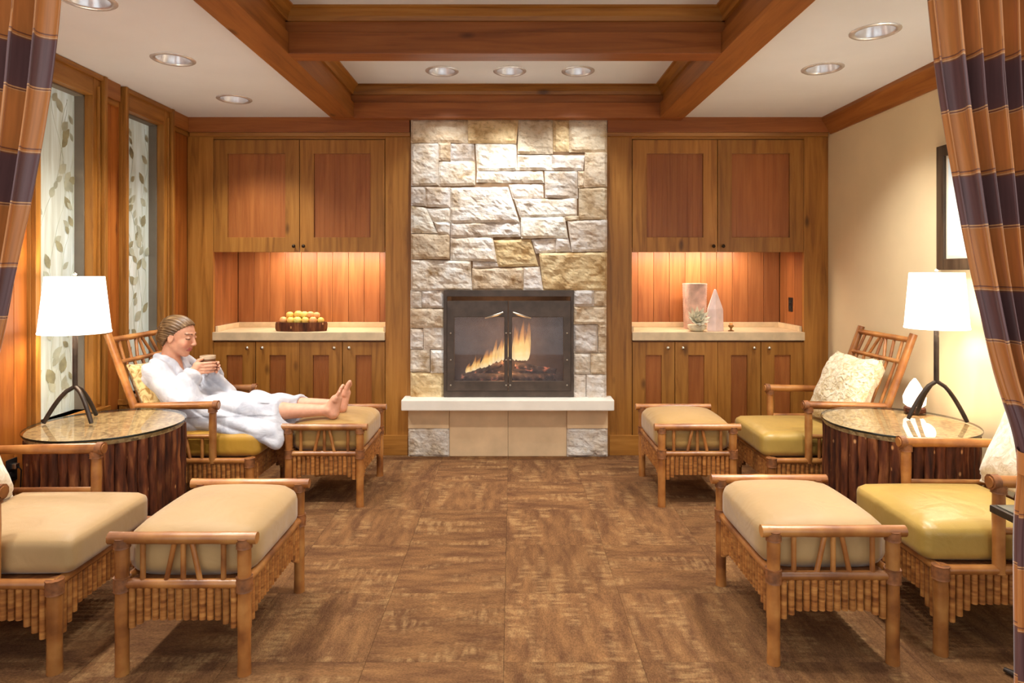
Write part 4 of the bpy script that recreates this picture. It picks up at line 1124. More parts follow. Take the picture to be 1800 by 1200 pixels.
MB().box(XR - 0.020, XR - 0.018, py0 + fw, py1 - fw, pz0 + fw, pz1 - fw).build('glazing', M['glass'], pic, keep=True)

# --- plaid curtains
def plaid_mat():
    m, nt, bs = new_mat('orange and purple striped silk')
    uv = N(nt, 'ShaderNodeUVMap'); sp = N(nt, 'ShaderNodeSeparateXYZ'); nt.links.new(uv.outputs[0], sp.inputs[0])
    fr = N(nt, 'ShaderNodeMath', operation='FRACT'); nt.links.new(sp.outputs['Y'], fr.inputs[0])
    r = N(nt, 'ShaderNodeValToRGB'); r.color_ramp.interpolation = 'CONSTANT'; e = r.color_ramp.elements
    O, Pu, Li, Dk = col(196, 126, 66), col(108, 73, 70), col(212, 158, 106), col(128, 76, 54)
    stops = [(0, O), (0.485, Dk), (0.497, O), (0.515, Li), (0.525, Dk), (0.538, Pu), (0.955, Li), (0.966, Dk), (0.978, Li), (0.988, O)]
    e[0].position, e[0].color = stops[0]
    while len(e) > 1: e.remove(e[-1])
    for p, c in stops[1:]:
        x = e.new(p); x.color = c
    nt.links.new(fr.outputs[0], r.inputs[0])
    # soft lengthwise warp variation
    mp = N(nt, 'ShaderNodeMapping'); mp.inputs['Scale'].default_value = (60, 0.8, 1); nt.links.new(uv.outputs[0], mp.inputs[0])
    nz = N(nt, 'ShaderNodeTexNoise'); nz.inputs['Scale'].default_value = 2; nz.inputs['Detail'].default_value = 3; nt.links.new(mp.outputs[0], nz.inputs['Vector'])
    r2 = ramp(nt, [(0.3, (0.82, 0.82, 0.82, 1)), (0.7, (1.1, 1.1, 1.1, 1))]); nt.links.new(nz.outputs['Fac'], r2.inputs[0])
    mx = N(nt, 'ShaderNodeMixRGB', blend_type='MULTIPLY'); mx.inputs[0].default_value = 1; nt.links.new(r.outputs[0], mx.inputs[1]); nt.links.new(r2.outputs[0], mx.inputs[2])
    nt.links.new(mx.outputs[0], bs.inputs['Base Color']); bs.inputs['Roughness'].default_value = 0.42
    bs.inputs['Sheen Weight'].default_value = 0.3; bs.inputs['Sheen Roughness'].default_value = 0.35
    bump(nt, bs, nz.outputs['Fac'], 0.05)
    return m
M['plaid'] = plaid_mat()
YCUR = 1.75
def interp(pts, z):
    for (z0, x0), (z1, x1) in zip(pts[:-1], pts[1:]):
        if z0 >= z >= z1: return x0 + (x1 - x0) * (z0 - z) / (z0 - z1 + 1e-9)
    return pts[-1][1] if z < pts[-1][0] else pts[0][1]
def smooth_interp(pts, z, w=0.10):
    return sum(interp(pts, max(0.03, min(2.53, z + w * k / 3))) for k in range(-3, 4)) / 7
def curtain(sgn, inner, outer, label, phase, vphase, nf):
    t = empty('curtain', (sgn * 1.5, YCUR, 0)); tag(t, label, 'curtain', 'tied back curtains')
    nu, nv = nf * 14, 110
    V, UV, Fc = [], [], []
    ln = [0.0] * (nu + 1); prev = None
    for j in range(nv + 1):
        z = 2.53 - (2.53 - 0.03) * j / nv
        xi, xo = smooth_interp(inner, z), smooth_interp(outer, z)
        gather = max(0.0, min(1.0, (abs(xo - xi)) / 0.6))
        row = []
        for i in range(nu + 1):
            s = i / nu
            ss = s + 0.012 * math.sin(2 * PI * nf * s * 0.37 + phase)
            amp = min(1.0, 0.15 + s * 9) * (0.030 + 0.024 * gather) * (1 + 0.3 * math.sin(7 * s + phase))
            a = 2 * PI * nf * s + phase + 0.5 * math.sin(z * 2 + s * 9)
            x = xi + (xo - xi) * ss + sgn * 0.010 * math.sin(a * 2 + 1)
            y = YCUR + amp * math.sin(a) - 0.03 * math.exp(-((z - 0.93) / 0.15) ** 2)
            row.append(Vector((x, y, z)))
        if prev is not None:
            for i in range(nu + 1): ln[i] += (row[i] - prev[i]).length
        # cloth length down the middle keeps the stripes level across the folds
        for i in range(nu + 1):
            V.append(row[i]); UV.append((i / nu * 1.6, vphase + (0.6 * (2.53 - z) + 0.4 * ln[i]) / 0.314))
        prev = row
    for j in range(nv):
        for i in range(nu):
            a = j * (nu + 1) + i
            Fc.append((a, a + 1, a + nu + 2, a + nu + 1))
    me = bpy.data.meshes.new('curtain_cloth'); me.from_pydata([tuple(v) for v in V], [], Fc)
    uvl = me.uv_layers.new(name='UVMap')
    for lp in me.loops: uvl.data[lp.index].uv = UV[lp.vertex_index]
    me.polygons.foreach_set('use_smooth', [True] * len(me.polygons))
    o = link('curtain_cloth', me, M['plaid'], t, True)
    md = o.modifiers.new('thickness', 'SOLIDIFY'); md.thickness = 0.004
    # tie-back band and rings
    zt = 0.93; xi, xo = smooth_interp(inner, zt), smooth_interp(outer, zt); cx, rx = (xi + xo) / 2, abs(xo - xi) / 2 + 0.012
    vs = MB(); n = 28
    for zz in (zt - 0.03, zt + 0.03):
        for k in range(n):
            a = 2 * PI * k / n; vs.v.append((cx + rx * math.cos(a), YCUR - 0.03 + 0.07 * math.sin(a), zz + 0.03 * sgn * math.cos(a)))
    for k in range(n): vs.f.append((k, (k + 1) % n, n + (k + 1) % n, n + k))
    tb = vs.build('tieback', M['plaid'], t, smooth='all', keep=True)
    for k in range(8):
        x = interp(inner, 2.5) + (interp(outer, 2.5) - interp(inner, 2.5)) * (k + 0.3) / 8
        rg_ = MB(); rg_.tube([(x, YCUR + 0.026 * math.sin(2 * PI * q / 16), 2.555 + 0.026 * math.cos(2 * PI * q / 16)) for q in range(17)], 0.003, 6).build('curtain_ring', M['bronze'], t, smooth=True, keep=True)
    return t
curtain(1, [(2.53, 1.098), (2.153, 1.134), (1.921, 1.161), (1.658, 1.208), (1.41, 1.2575), (1.209, 1.309), (0.976, 1.369), (0.90, 1.386), (0.70, 1.390), (0.03, 1.390)],
        [(2.53, 1.75), (2.1, 1.70), (1.6, 1.64), (1.2, 1.585), (0.976, 1.55), (0.90, 1.55), (0.6, 1.62), (0.03, 1.68)],
        'orange and purple striped curtain tied back at the right edge', 0.4, 0.80, 10)
curtain(-1, [(2.53, -1.225), (2.153, -1.240), (1.875, -1.273), (1.61, -1.320), (1.44, -1.355), (1.23, -1.398), (0.98, -1.47), (0.90, -1.485), (0.03, -1.48)],
        [(2.53, -1.85), (2.1, -1.80), (1.6, -1.74), (1.2, -1.69), (0.976, -1.65), (0.90, -1.65), (0.6, -1.72), (0.03, -1.78)],
        'orange and purple striped curtain tied back at the left edge', 2.1, 0.00, 9)
rod = MB().tube([(XL, YCUR, 2.555), (XR, YCUR, 2.555)], 0.014, 12).build('curtain_rod', M['bronze'], smooth=True)
tag(rod, 'dark curtain rod carrying the striped curtains', 'rod')

# --- bark tray of fruit on the left worktop
tx, ty = wx(530, 5.07), 5.07
M['fruit_y'] = plain('yellow peach skin', col(246, 196, 96), 0.5, amt=0.12, scale=8)
M['fruit_o'] = plain('blushed peach skin', col(244, 166, 100), 0.5, amt=0.14, scale=8)
M['fruit_g'] = plain('pale pear skin', col(226, 210, 110), 0.5, amt=0.1, scale=8)
M['leafgreen'] = plain('brown fruit stem', col(96, 74, 34), 0.6)
tr = empty('bark_tray', (tx, ty, ZT)); tag(tr, 'oval dark bark tray holding fruit on the left worktop', 'tray')
TA, TB = 0.203, 0.085
def oval(prof_, n, wobble=0.0):
    mb = MB(); base = 0
    for f, z in prof_:
        for k in range(n):
            a = 2 * PI * k / n; w = 1 + wobble * math.sin(k * 2.6 + z * 40)
            mb.v.append((TA * f * w * math.cos(a), TB * f * w * math.sin(a), z))
    for i in range(len(prof_) - 1):
        for k in range(n):
            a, b = i * n + k, i * n + (k + 1) % n
            mb.f.append((a, b, b + n, a + n))
    mb.f.append(tuple(reversed(range(n)))); mb.f.append(tuple((len(prof_) - 1) * n + k for k in range(n)))
    return mb
oval([(0.97, 0.0), (1.0, 0.02), (1.0, 0.055), (0.98, 0.070), (0.92, 0.070), (0.90, 0.050)], 64, 0.012).build('bark_rim', M['bark'], tr, smooth=True)
oval([(0.895, 0.045), (0.895, 0.053)], 40).build('tray_bed', M['mosaic'], tr)
fr_ = [(-0.135, -0.02, .031, 'o'), (-0.075, -0.03, .030, 'y'), (-0.02, -0.035, .031, 'g'), (0.04, -0.03, .030, 'y'), (0.10, -0.03, .031, 'o'), (0.15, 0.0, .028, 'y'),
       (-0.105, 0.033, .031, 'y'), (-0.045, 0.034, .031, 'g'), (0.015, 0.034, .031, 'y'), (0.075, 0.034, .031, 'o'), (0.128, 0.040, .026, 'g')]
top_ = [(-0.093, 0.002, .029, 'y'), (-0.025, 0.0, .033, 'y'), (0.022, 0.004, .030, 'g'), (0.070, 0.002, .030, 'o'), (0.118, 0.004, .027, 'o')]
FR = MB().lathe([(0.02, 0.86), (0.22, 0.95), (0.62, 0.82), (0.92, 0.42), (1.0, 0.0), (0.9, -0.5), (0.55, -0.86), (0.2, -0.97), (0.01, -0.98)], 16).mesh('fruit', smooth='all')
ST = MB().tube([(0, 0, 0.84), (0.06, 0, 1.18)], 0.06, 5).mesh('stem')
for lvl, lst in ((0, fr_), (1, top_)):
    for x, y, r, kind in lst:
        me = FR.copy(); me.materials.append(M['fruit_' + kind])
        o = link('fruit', me, None, loc=(tx + x, ty + y, ZT + 0.053 + r + (0.042 if lvl else 0)), scale=(r, r, r * 0.96))
        nm = {'o': 'orange', 'y': 'yellow', 'g': 'pale green'}[kind]; row = [f for f in lst if (f[1] > 0.02) == (y > 0.02)]; k = sorted(f[0] for f in row).index(x)
        place_ = ('leftmost' if k == 0 else 'rightmost' if k == len(row) - 1 else ('second', 'third', 'fourth', 'fifth')[k - 1] + ' from the left')
        where = 'on top of the pile' if lvl else 'in the back row' if y > 0.02 else 'in the front row'
        tag(o, '%s fruit %s of the bark tray, %s' % (nm, where, place_), 'fruit', 'fruit in the bark tray')
        link('stem', ST, M['leafgreen'], o)

# --- ornaments on the right worktop
M['vase'] = plain('grey pink ribbed stoneware', col(206, 176, 160), 0.75, amt=0.12, scale=16, bmp=0.5, bscale=60)
M['quartz'] = crystal_mat('pale pink quartz', col(240, 214, 204), 0.05)
M['bone'] = plain('white carved shell', col(214, 208, 184), 0.6, amt=0.12, scale=20)
vx, vy = wx(1221, 5.26), 5.26
pr = []
zt_ = wz(498, 5.26) - ZT
vb = MB(); n = 40
for i in range(41):
    t = i / 40; z = zt_ * t
    w = 0.092 * (0.90 + 0.10 * t) * (1 + (0.022 if i % 2 else 0))
    pr.append((w, z))
pr += [(0.084, zt_), (0.080, zt_ - 0.05)]
def sq(a, z): return 1.0 / (abs(math.cos(a)) ** 5 + abs(math.sin(a)) ** 5) ** 0.2 * 0.94
v_ = MB().lathe(pr, 40, wob=sq, caps=True).build('vase', M['vase'], smooth=True, loc=(vx, vy, ZT)); tag(v_, 'tall square grey-pink ribbed vase on the right worktop', 'vase')
qx, qy = wx(1257, 5.08), 5.08
zq = wz(508, 5.08) - ZT
q_ = MB().lathe([(0.086, 0), (0.088, 0.010), (0.084, zq * 0.50), (0.082, zq * 0.53), (0.012, zq * 0.985), (0.001, zq)], 6, caps=True).build('crystal_tower', M['quartz'], loc=(qx, qy, ZT), rot=(0, 0, 0.52))
q_.scale = (0.95, 0.62, 1); tag(q_, 'pale pink pointed crystal tower in front of the ribbed vase', 'crystal')
ax, ay = wx(1225, 5.035), 5.035
ro = empty('shell_flower', (ax, ay, ZT)); tag(ro, 'white carved flower ornament at the foot of the ribbed vase', 'ornament')
MB().lathe([(0.040, 0.0), (0.058, 0.010), (0.072, 0.032), (0.070, 0.050), (0.062, 0.052), (0.056, 0.036)], 26, caps=True).build('dish', M['bone'], ro, smooth=True)
PET = MB()
for s_ in (-1, 1): pass
def petal_mesh(L, w):
    m = MB(); secs = 6
    for i in range(secs + 1):
        t = i / secs; ww = w * math.sin(PI * min(1, 0.12 + 0.88 * t)) ** 0.8 if t < 1 else 0.0005
        z = 0.35 * L * t * t; y = L * t
        m.v += [(-ww, y, z + 0.004), (0, y, z - 0.002), (ww, y, z + 0.004), (0, y, z + 0.008)]
    for i in range(secs):
        for k in range(4):
            a, b = i * 4 + k, i * 4 + (k + 1) % 4
            m.f.append((a, b, b + 4, a + 4))
    m.f.append((0, 1, 2, 3)); m.f.append(tuple(secs * 4 + k for k in (3, 2, 1, 0)))
    return m.mesh('petal', smooth=True)
pm = petal_mesh(0.115, 0.019)
for ring, (cnt, tilt, ln) in enumerate(((11, 0.55, 1.0), (9, 0.95, 0.85), (6, 1.25, 0.65))):
    for k in range(cnt):
        link('petal', pm, M['bone'], ro, loc=(0, 0.0, 0.075), rot=(Matrix.Rotation(math.radians(52), 3, 'X') @ Euler((tilt * 0.75, 0, 2 * PI * k / cnt + ring * 0.3), 'XYZ').to_matrix()).to_euler(), scale=(1, ln, 1))
MB().lathe([(0.0005, -0.018), (0.012, -0.013), (0.018, 0), (0.012, 0.013), (0.0005, 0.018)], 14).build('bead', M['bone'], ro, smooth=True, loc=(-0.004, -0.074, 0.056))
vt = empty('votive_holder', (wx(1285, 5.05), 5.05, ZT)); tag(vt, 'small brass votive holder to the right of the crystal tower', 'candle holder')
M['brass'] = plain('aged brass', col(150, 112, 66), 0.35, 0.8)
MB().lathe([(0.022, 0), (0.024, 0.004), (0.008, 0.010), (0.007, 0.022), (0.020, 0.034), (0.021, 0.046), (0.018, 0.046), (0.016, 0.036)], 18, caps=True).build('holder', M['brass'], vt, smooth=True)
MB().lathe([(0.012, 0.034), (0.012, 0.064), (0.002, 0.066)], 12, caps=True).build('candle', M['fruit_o'], vt, smooth=True)

# --- outlets
def outlet(name, p, face, label):
    t = empty(name, p); t.rotation_euler = (0, 0, face); tag(t, label, 'outlet')
    MB().box(-0.035, 0.035, -0.006, 0, -0.057, 0.057).build('plate', M['black'], t, bevel=0.003)
    for z in (-0.021, 0.021):
        MB().box(-0.016, 0.016, -0.009, -0.006, z - 0.014, z + 0.014).build('socket', M['dark'], t, bevel=0.003)
    return t
outlet('power_outlet', (RX1, wx(1, 1) * 0 + 5.20, wz(535, 5.2)), -PI / 2, 'black power outlet on the side of the right niche')
po = outlet('power_outlet', (XL + 0.0005, 3.22, wz(826, 3.22)), PI / 2, 'black power outlet low on the panelled wall behind the left chair')
MB().box(-0.014, 0.014, -0.035, -0.0092, 0.008, 0.034).build('plug', M['nickel'], po, bevel=0.004)
MB().tube([(0, -0.035, 0.02), (0.002, -0.05, 0.0), (0.01, -0.04, -0.09), (0.02, -0.03, -0.2), (0.03, -0.03, -0.30)], 0.0035, 6).build('cord', M['black'], po, smooth=True)

# --- dark metal side table cut by the right edge
stb = empty('side_table', (1.87, 2.05, 0)); tag(stb, 'dark metal pedestal side table with stone top, cut by the right curtain', 'table')
M['slate'] = plain('grey green slate', col(92, 88, 74), 0.45, amt=0.2, scale=14)
MB().box(-0.20, 0.20, -0.20, 0.20, 0.575, 0.60).build('top_frame', M['iron_lamp'], stb, bevel=0.004)
for i in range(2):
    for j in range(2):
        MB().box(-0.185 + i * 0.187, -0.185 + i * 0.187 + 0.183, -0.185 + j * 0.187, -0.185 + j * 0.187 + 0.183, 0.5995, 0.604).build('tile', M['slate'], stb, bevel=0.002)
MB().lathe([(0.028, 0.06), (0.018, 0.12), (0.016, 0.35), (0.022, 0.48), (0.05, 0.57), (0.06, 0.575)], 16, caps=True).build('pedestal', M['iron_lamp'], stb, smooth=True)
for k in range(4):
    a = math.radians(122 + 90 * k); c_, s_ = math.cos(a), math.sin(a)
    MB().tube([(c_ * r_, s_ * r_, z_) for r_, z_ in ((0.01, 0.16), (0.06, 0.15), (0.12, 0.10), (0.17, 0.03), (0.22, 0.012), (0.255, 0.014))], [0.011, 0.011, 0.011, 0.011, 0.012, 0.008], 8).build('foot', M['iron_lamp'], stb, smooth=True)
# ================================================================== person (one continuous body, robe and hair over it)
class Field:
    """signed distance field on a grid, turned into one smooth skin"""
    def __init__(s, lo, hi, h):
        s.lo = np.array(lo, np.float32); s.h = h
        s.n = (np.ceil((np.array(hi) - np.array(lo)) / h).astype(int) + 1)
        s.a = np.full(s.n, 0.5, np.float32)
    def sub(s, lo, hi):
        i0 = np.maximum(0, np.floor((np.array(lo) - s.lo) / s.h).astype(int)); i1 = np.minimum(s.n, np.ceil((np.array(hi) - s.lo) / s.h).astype(int) + 1)
        if np.any(i1 <= i0): return None, None
        sl = tuple(slice(a, b) for a, b in zip(i0, i1))
        g = [s.lo[k] + s.h * np.arange(i0[k], i1[k], dtype=np.float32) for k in range(3)]
        return sl, np.meshgrid(*g, indexing='ij')
    def op(s, sl, d, k, mode):
        a = s.a[sl]
        if mode == 'u':
            h = np.clip(0.5 + 0.5 * (d - a) / k, 0, 1); s.a[sl] = d * (1 - h) + a * h - k * h * (1 - h)
        else:
            h = np.clip(0.5 - 0.5 * (d + a) / k, 0, 1); s.a[sl] = a * (1 - h) - d * h + k * h * (1 - h)
    def cap(s, a, b, ra, rb=None, k=0.012, mode='u', ys=1.0):
        rb = ra if rb is None else rb; a, b = np.array(a, float), np.array(b, float); pad = max(ra, rb) * max(1, ys) + k + 3 * s.h
        sl, g = s.sub(np.minimum(a, b) - pad, np.maximum(a, b) + pad)
        if sl is None: return
        X, Y, Z = g; ab = b - a
        ab2 = np.array([ab[0], ab[1] / ys, ab[2]])
        px, py, pz = X - a[0], (Y - a[1]) / ys, Z - a[2]
        t = np.clip((px * ab2[0] + py * ab2[1] + pz * ab2[2]) / max(1e-9, ab2.dot(ab2)), 0, 1)
        d = np.sqrt((px - t * ab2[0]) ** 2 + (py - t * ab2[1]) ** 2 + (pz - t * ab2[2]) ** 2) - (ra + (rb - ra) * t)
        s.op(sl, d, k, mode)
    def ell(s, c, r, R=None, k=0.012, mode='u'):
        c, r = np.array(c, float), np.array(r, float); pad = r.max() + k + 3 * s.h
        sl, g = s.sub(c - pad, c + pad)
        if sl is None: return
        P = [g[i] - c[i] for i in range(3)]
        if R is not None: P = [R[0][i] * P[0] + R[1][i] * P[1] + R[2][i] * P[2] for i in range(3)]
        k0 = np.sqrt(sum((P[i] / r[i]) ** 2 for i in range(3))); k1 = np.sqrt(sum((P[i] / r[i] ** 2) ** 2 for i in range(3))) + 1e-6
        s.op(sl, k0 * (k0 - 1) / k1, k, mode)
    def chain(s, pts, rad, **kw):
        for i in range(len(pts) - 1): s.cap(pts[i], pts[i + 1], rad[i], rad[i + 1], **kw)
    def half(s, n, p, k=0.01):
        """keep what lies behind the plane through p with outward normal n"""
        n = np.array(n, float); n /= np.linalg.norm(n)
        sl, g = s.sub(s.lo, s.lo + s.h * s.n)
        d = -(sum((g[i] - p[i]) * n[i] for i in range(3)))
        s.op(sl, d, k, 's')
    def grid(s):
        return s.sub(s.lo, s.lo + s.h * s.n)[1]
    def mesh(s, name):
        a = s.a; ins = a < 0
        nx, ny, nz = a.shape
        cnt = np.zeros((nx - 1, ny - 1, nz - 1), np.int8)
        for dx in (0, 1):
            for dy in (0, 1):
                for dz in (0, 1): cnt += ins[dx:nx - 1 + dx, dy:ny - 1 + dy, dz:nz - 1 + dz]
        act = (cnt > 0) & (cnt < 8); ci = np.argwhere(act)
        idx = np.full(act.shape, -1, np.int64); idx[act] = np.arange(len(ci))
        corners = [(i, j, k) for i in (0, 1) for j in (0, 1) for k in (0, 1)]
        val = np.stack([a[ci[:, 0] + c[0], ci[:, 1] + c[1], ci[:, 2] + c[2]] for c in corners], 1)
        acc = np.zeros((len(ci), 3)); num = np.zeros(len(ci))
        for p in range(8):
            for q in range(p + 1, 8):
                if sum(abs(corners[p][m] - corners[q][m]) for m in range(3)) != 1: continue
                v0, v1 = val[:, p], val[:, q]; m = (v0 < 0) != (v1 < 0)
                t = np.where(m, v0 / np.where(np.abs(v0 - v1) < 1e-12, 1, v0 - v1), 0)
                for ax in range(3): acc[:, ax] += m * (corners[p][ax] + t * (corners[q][ax] - corners[p][ax]))
                num += m
        V = (ci + acc / num[:, None]) * s.h + s.lo
        quads = []
        for ax in range(3):
            b1, b2 = (ax + 1) % 3, (ax + 2) % 3
            A = np.moveaxis(ins, (ax, b1, b2), (0, 1, 2)); I = np.moveaxis(idx, (ax, b1, b2), (0, 1, 2))
            e = A[:-1, 1:-1, 1:-1] != A[1:, 1:-1, 1:-1]; w = np.argwhere(e)
            if len(w) == 0: continue
            i, j, k = w[:, 0], w[:, 1], w[:, 2]
            q = np.stack([I[i, j, k], I[i, j + 1, k], I[i, j + 1, k + 1], I[i, j, k + 1]], 1)
            flip = ~A[:-1, 1:-1, 1:-1][e]
            q[flip] = q[flip][:, ::-1]
            quads.append(q)
        Q = np.concatenate(quads); Q = Q[(Q >= 0).all(1)]
        me = bpy.data.meshes.new(name); me.from_pydata(V.tolist(), [], Q.tolist())
        me.polygons.foreach_set('use_smooth', [True] * len(me.polygons)); me.update()
        return me, V

PY = 4.02
# head frame: face turned to +x, a little towards the camera, chin lowered
HC0 = np.array((-2.082, PY, 1.010))
Rm = np.array((Matrix.Rotation(math.radians(-5), 3, 'Z') @ Matrix.Rotation(math.radians(13), 3, 'Y')))
def hp(f, s_, u): return HC0 + Rm @ np.array((f, s_, u))
LO, HI = (-2.36, 3.72, 0.40), (-0.94, 4.34, 1.18)
b = Field(LO, HI, 0.0045)
# torso and neck
b.cap((-2.00, PY, 0.535), (-2.10, PY, 0.66), 0.105, 0.10, k=0.03, ys=1.35)
b.cap((-2.10, PY, 0.66), (-2.145, PY, 0.79), 0.10, 0.085, k=0.03, ys=1.45)
b.cap((-2.15, PY - 0.13, 0.815), (-2.15, PY + 0.13, 0.815), 0.055, k=0.04)
b.cap((-2.15, PY, 0.83), hp(-0.028, 0, -0.05), 0.056, 0.050, k=0.03)
# head
b.ell(hp(-0.014, 0, 0.034), (0.100, 0.078, 0.086), Rm, k=0.01)
b.ell(hp(0.028, 0, -0.022), (0.064, 0.058, 0.084), Rm, k=0.02)
for s_ in (-1, 1):
    b.cap(hp(-0.005, s_ * 0.050, -0.045), hp(0.056, s_ * 0.012, -0.092), 0.017, 0.016, k=0.022)
    b.ell(hp(0.060, s_ * 0.036, -0.028), (0.026, 0.024, 0.028), Rm, k=0.02)
    b.ell(hp(0.101, s_ * 0.033, 0.016), (0.016, 0.020, 0.013), Rm, k=0.014, mode='s')
    b.cap(hp(0.084, s_ * 0.014, 0.034), hp(0.074, s_ * 0.046, 0.036), 0.008, 0.006, k=0.012)
    b.ell(hp(0.081, s_ * 0.032, 0.012), (0.012, 0.015, 0.0105), Rm, k=0.004)
    b.ell(hp(-0.006, s_ * 0.075, -0.006), (0.019, 0.010, 0.031), Rm, k=0.006)
    b.ell(hp(-0.002, s_ * 0.087, -0.004), (0.010, 0.007, 0.018), Rm, k=0.006, mode='s')
    b.ell(hp(0.103, s_ * 0.009, -0.027), (0.009, 0.007, 0.007), Rm, k=0.006)
b.ell(hp(0.066, 0, -0.094), (0.018, 0.020, 0.015), Rm, k=0.018)
b.cap(hp(0.088, 0, 0.022), hp(0.112, 0, -0.022), 0.0075, 0.0095, k=0.012)
b.ell(hp(0.088, 0, -0.055), (0.010, 0.022, 0.0065), Rm, k=0.006)
b.ell(hp(0.086, 0, -0.068), (0.010, 0.019, 0.0070), Rm, k=0.005)
b.ell(hp(0.102, 0, -0.0615), (0.010, 0.026, 0.0022), Rm, k=0.003, mode='s')
# arms and hands around the cup
CUP = np.array((-1.900, PY - 0.005, 0.846))
sh = {-1: (-2.145, PY - 0.165, 0.80), 1: (-2.135, PY + 0.165, 0.80)}
el = {-1: (-1.950, PY - 0.178, 0.600), 1: (-1.875, PY + 0.190, 0.620)}
wr = {-1: (-1.968, PY - 0.088, 0.796), 1: (-1.930, PY + 0.090, 0.790)}
for s_ in (-1, 1):
    b.chain([sh[s_], el[s_]], [0.046, 0.038], k=0.02)
    b.chain([el[s_], tuple(0.55 * np.array(el[s_]) + 0.45 * np.array(wr[s_])), wr[s_]], [0.038, 0.036, 0.025], k=0.015)
    yo = lambda d: CUP[1] + s_ * d
    zc = 0.838 if s_ < 0 else 0.826
    palm = (-1.938, yo(0.068), zc - 0.018)
    b.cap(wr[s_], palm, 0.024, 0.022, k=0.012)
    b.cap((-1.944, yo(0.066), zc + 0.004), (-1.918, yo(0.066), zc + 0.002), 0.016, k=0.014)
    b.cap((-1.944, yo(0.064), zc - 0.040), (-1.918, yo(0.066), zc - 0.046), 0.015, k=0.014)
    for i in range(4):
        dz = zc + 0.012 - i * 0.0185; e = (0.0, 0.006, 0.002, -0.010)[i]
        b.chain([(-1.920, yo(0.066), dz), (-1.888 + e * .5, yo(0.068), dz + 0.002), (-1.858 + e, yo(0.050), dz + 0.003), (-1.846 + e, yo(0.022), dz + 0.001)],
                [0.0098, 0.0092, 0.0085, 0.0072], k=0.0035)
    b.chain([(-1.946, yo(0.060), zc + 0.004), (-1.932, yo(0.052), zc + 0.030), (-1.908, yo(0.054), zc + 0.040)], [0.013, 0.0105, 0.0085], k=0.006)
# legs
hipj = {-1: (-2.00, PY - 0.085, 0.525), 1: (-2.00, PY + 0.085, 0.525)}
knee = {-1: (-1.56, PY - 0.075, 0.565), 1: (-1.56, PY + 0.085, 0.572)}
ank = {-1: (-1.135, PY - 0.045, 0.560), 1: (-1.118, PY + 0.080, 0.568)}
for s_ in (-1, 1):
    b.chain([hipj[s_], knee[s_]], [0.085, 0.058], k=0.03)
    m1 = np.array(knee[s_]) * 0.68 + np.array(ank[s_]) * 0.32
    b.chain([knee[s_], tuple(m1 + (0, 0, -0.006)), ank[s_]], [0.054, 0.052, 0.031], k=0.02)
    # foot: heel on the cushion, sole towards +x, toes up, fanned a little outwards
    A = np.array(ank[s_]); out = s_ * 0.10
    def fp(f, o, u): return tuple(A + np.array((f * 0.98 + u * 0.17, o + out * max(0, u), u * 0.98 - f * 0.16)))
    b.ell(fp(0.030, 0, -0.020), (0.032, 0.029, 0.032), k=0.02)
    b.cap(fp(0.0, 0, 0.0), fp(0.030, 0, 0.075), 0.033, 0.026, k=0.025)
    b.cap(fp(0.045, 0, -0.01), fp(0.052, 0, 0.085), 0.024, 0.022, k=0.02, ys=1.1)
    for i in range(5):
        o = s_ * (-0.029 + i * 0.0145)
        L = (0.150, 0.152, 0.145, 0.135, 0.122)[i]; r = (0.0118, 0.0082, 0.0080, 0.0076, 0.0072)[i]
        b.cap(fp(0.040, o * 0.85, 0.075), fp(0.046, o, 0.118 - 0.006 * i), 0.0140, 0.0115, k=0.012)
        b.chain([fp(0.046, o, 0.118 - 0.006 * i), fp(0.052, o * 1.05, L - 0.006), fp(0.060, o * 1.06, L + 0.010)], [r * 1.12, r, r * 0.98], k=0.0035)
    for m_ in (-1, 1): b.ell(fp(0.004, m_ * 0.030, 0.004), (0.012, 0.010, 0.012), k=0.012)
body_me, BV = b.mesh('body')
# pigment: lips, brows, lash line, painted toe nails
L = (BV - HC0) @ Rm
C = np.ones((len(BV), 4)) * np.array(col(222, 164, 132))
def paint(mask, c, a=1.0): C[mask] = C[mask] * (1 - a) + np.array(c) * a
f_, sd, u_ = L[:, 0], np.abs(L[:, 1]), L[:, 2]
paint((f_ > 0.03) & (np.abs(u_ + 0.03) < 0.022) & (sd > 0.022) & (sd < 0.055) & (u_ > -0.12), col(226, 146, 120), 0.45)
paint((f_ > 0.076) & (sd < 0.021) & (np.abs(u_ + 0.061) < 0.0125), col(186, 92, 86), 0.85)
paint((f_ > 0.05) & (sd > 0.012) & (sd < 0.052) & (np.abs(u_ - 0.038 + 0.004 * (sd / 0.03 - 1) ** 2) < 0.0042), col(96, 64, 44), 0.8)
paint((f_ > 0.06) & (sd > 0.018) & (sd < 0.047) & (np.abs(u_ - 0.0065) < 0.0035), col(52, 34, 28), 0.85)
for s_ in (-1, 1):
    A = np.array(ank[s_])
    for i in range(5):
        o = s_ * (-0.029 + i * 0.0145) * 1.06; Lh = (0.150, 0.152, 0.145, 0.135, 0.122)[i] + 0.006; u = Lh
        p = A + np.array((0.048 * 0.98 + u * 0.17 - 0.010, o + s_ * 0.10 * u, u * 0.98 - 0.048 * 0.16 + 0.002))
        paint(np.linalg.norm(BV - p, axis=1) < (0.0085 if i == 0 else 0.0062), col(110, 24, 34), 0.9)
at_ = body_me.color_attributes.new('pigment', 'FLOAT_COLOR', 'POINT')
at_.data.foreach_set('color', C.astype(np.float32).ravel())
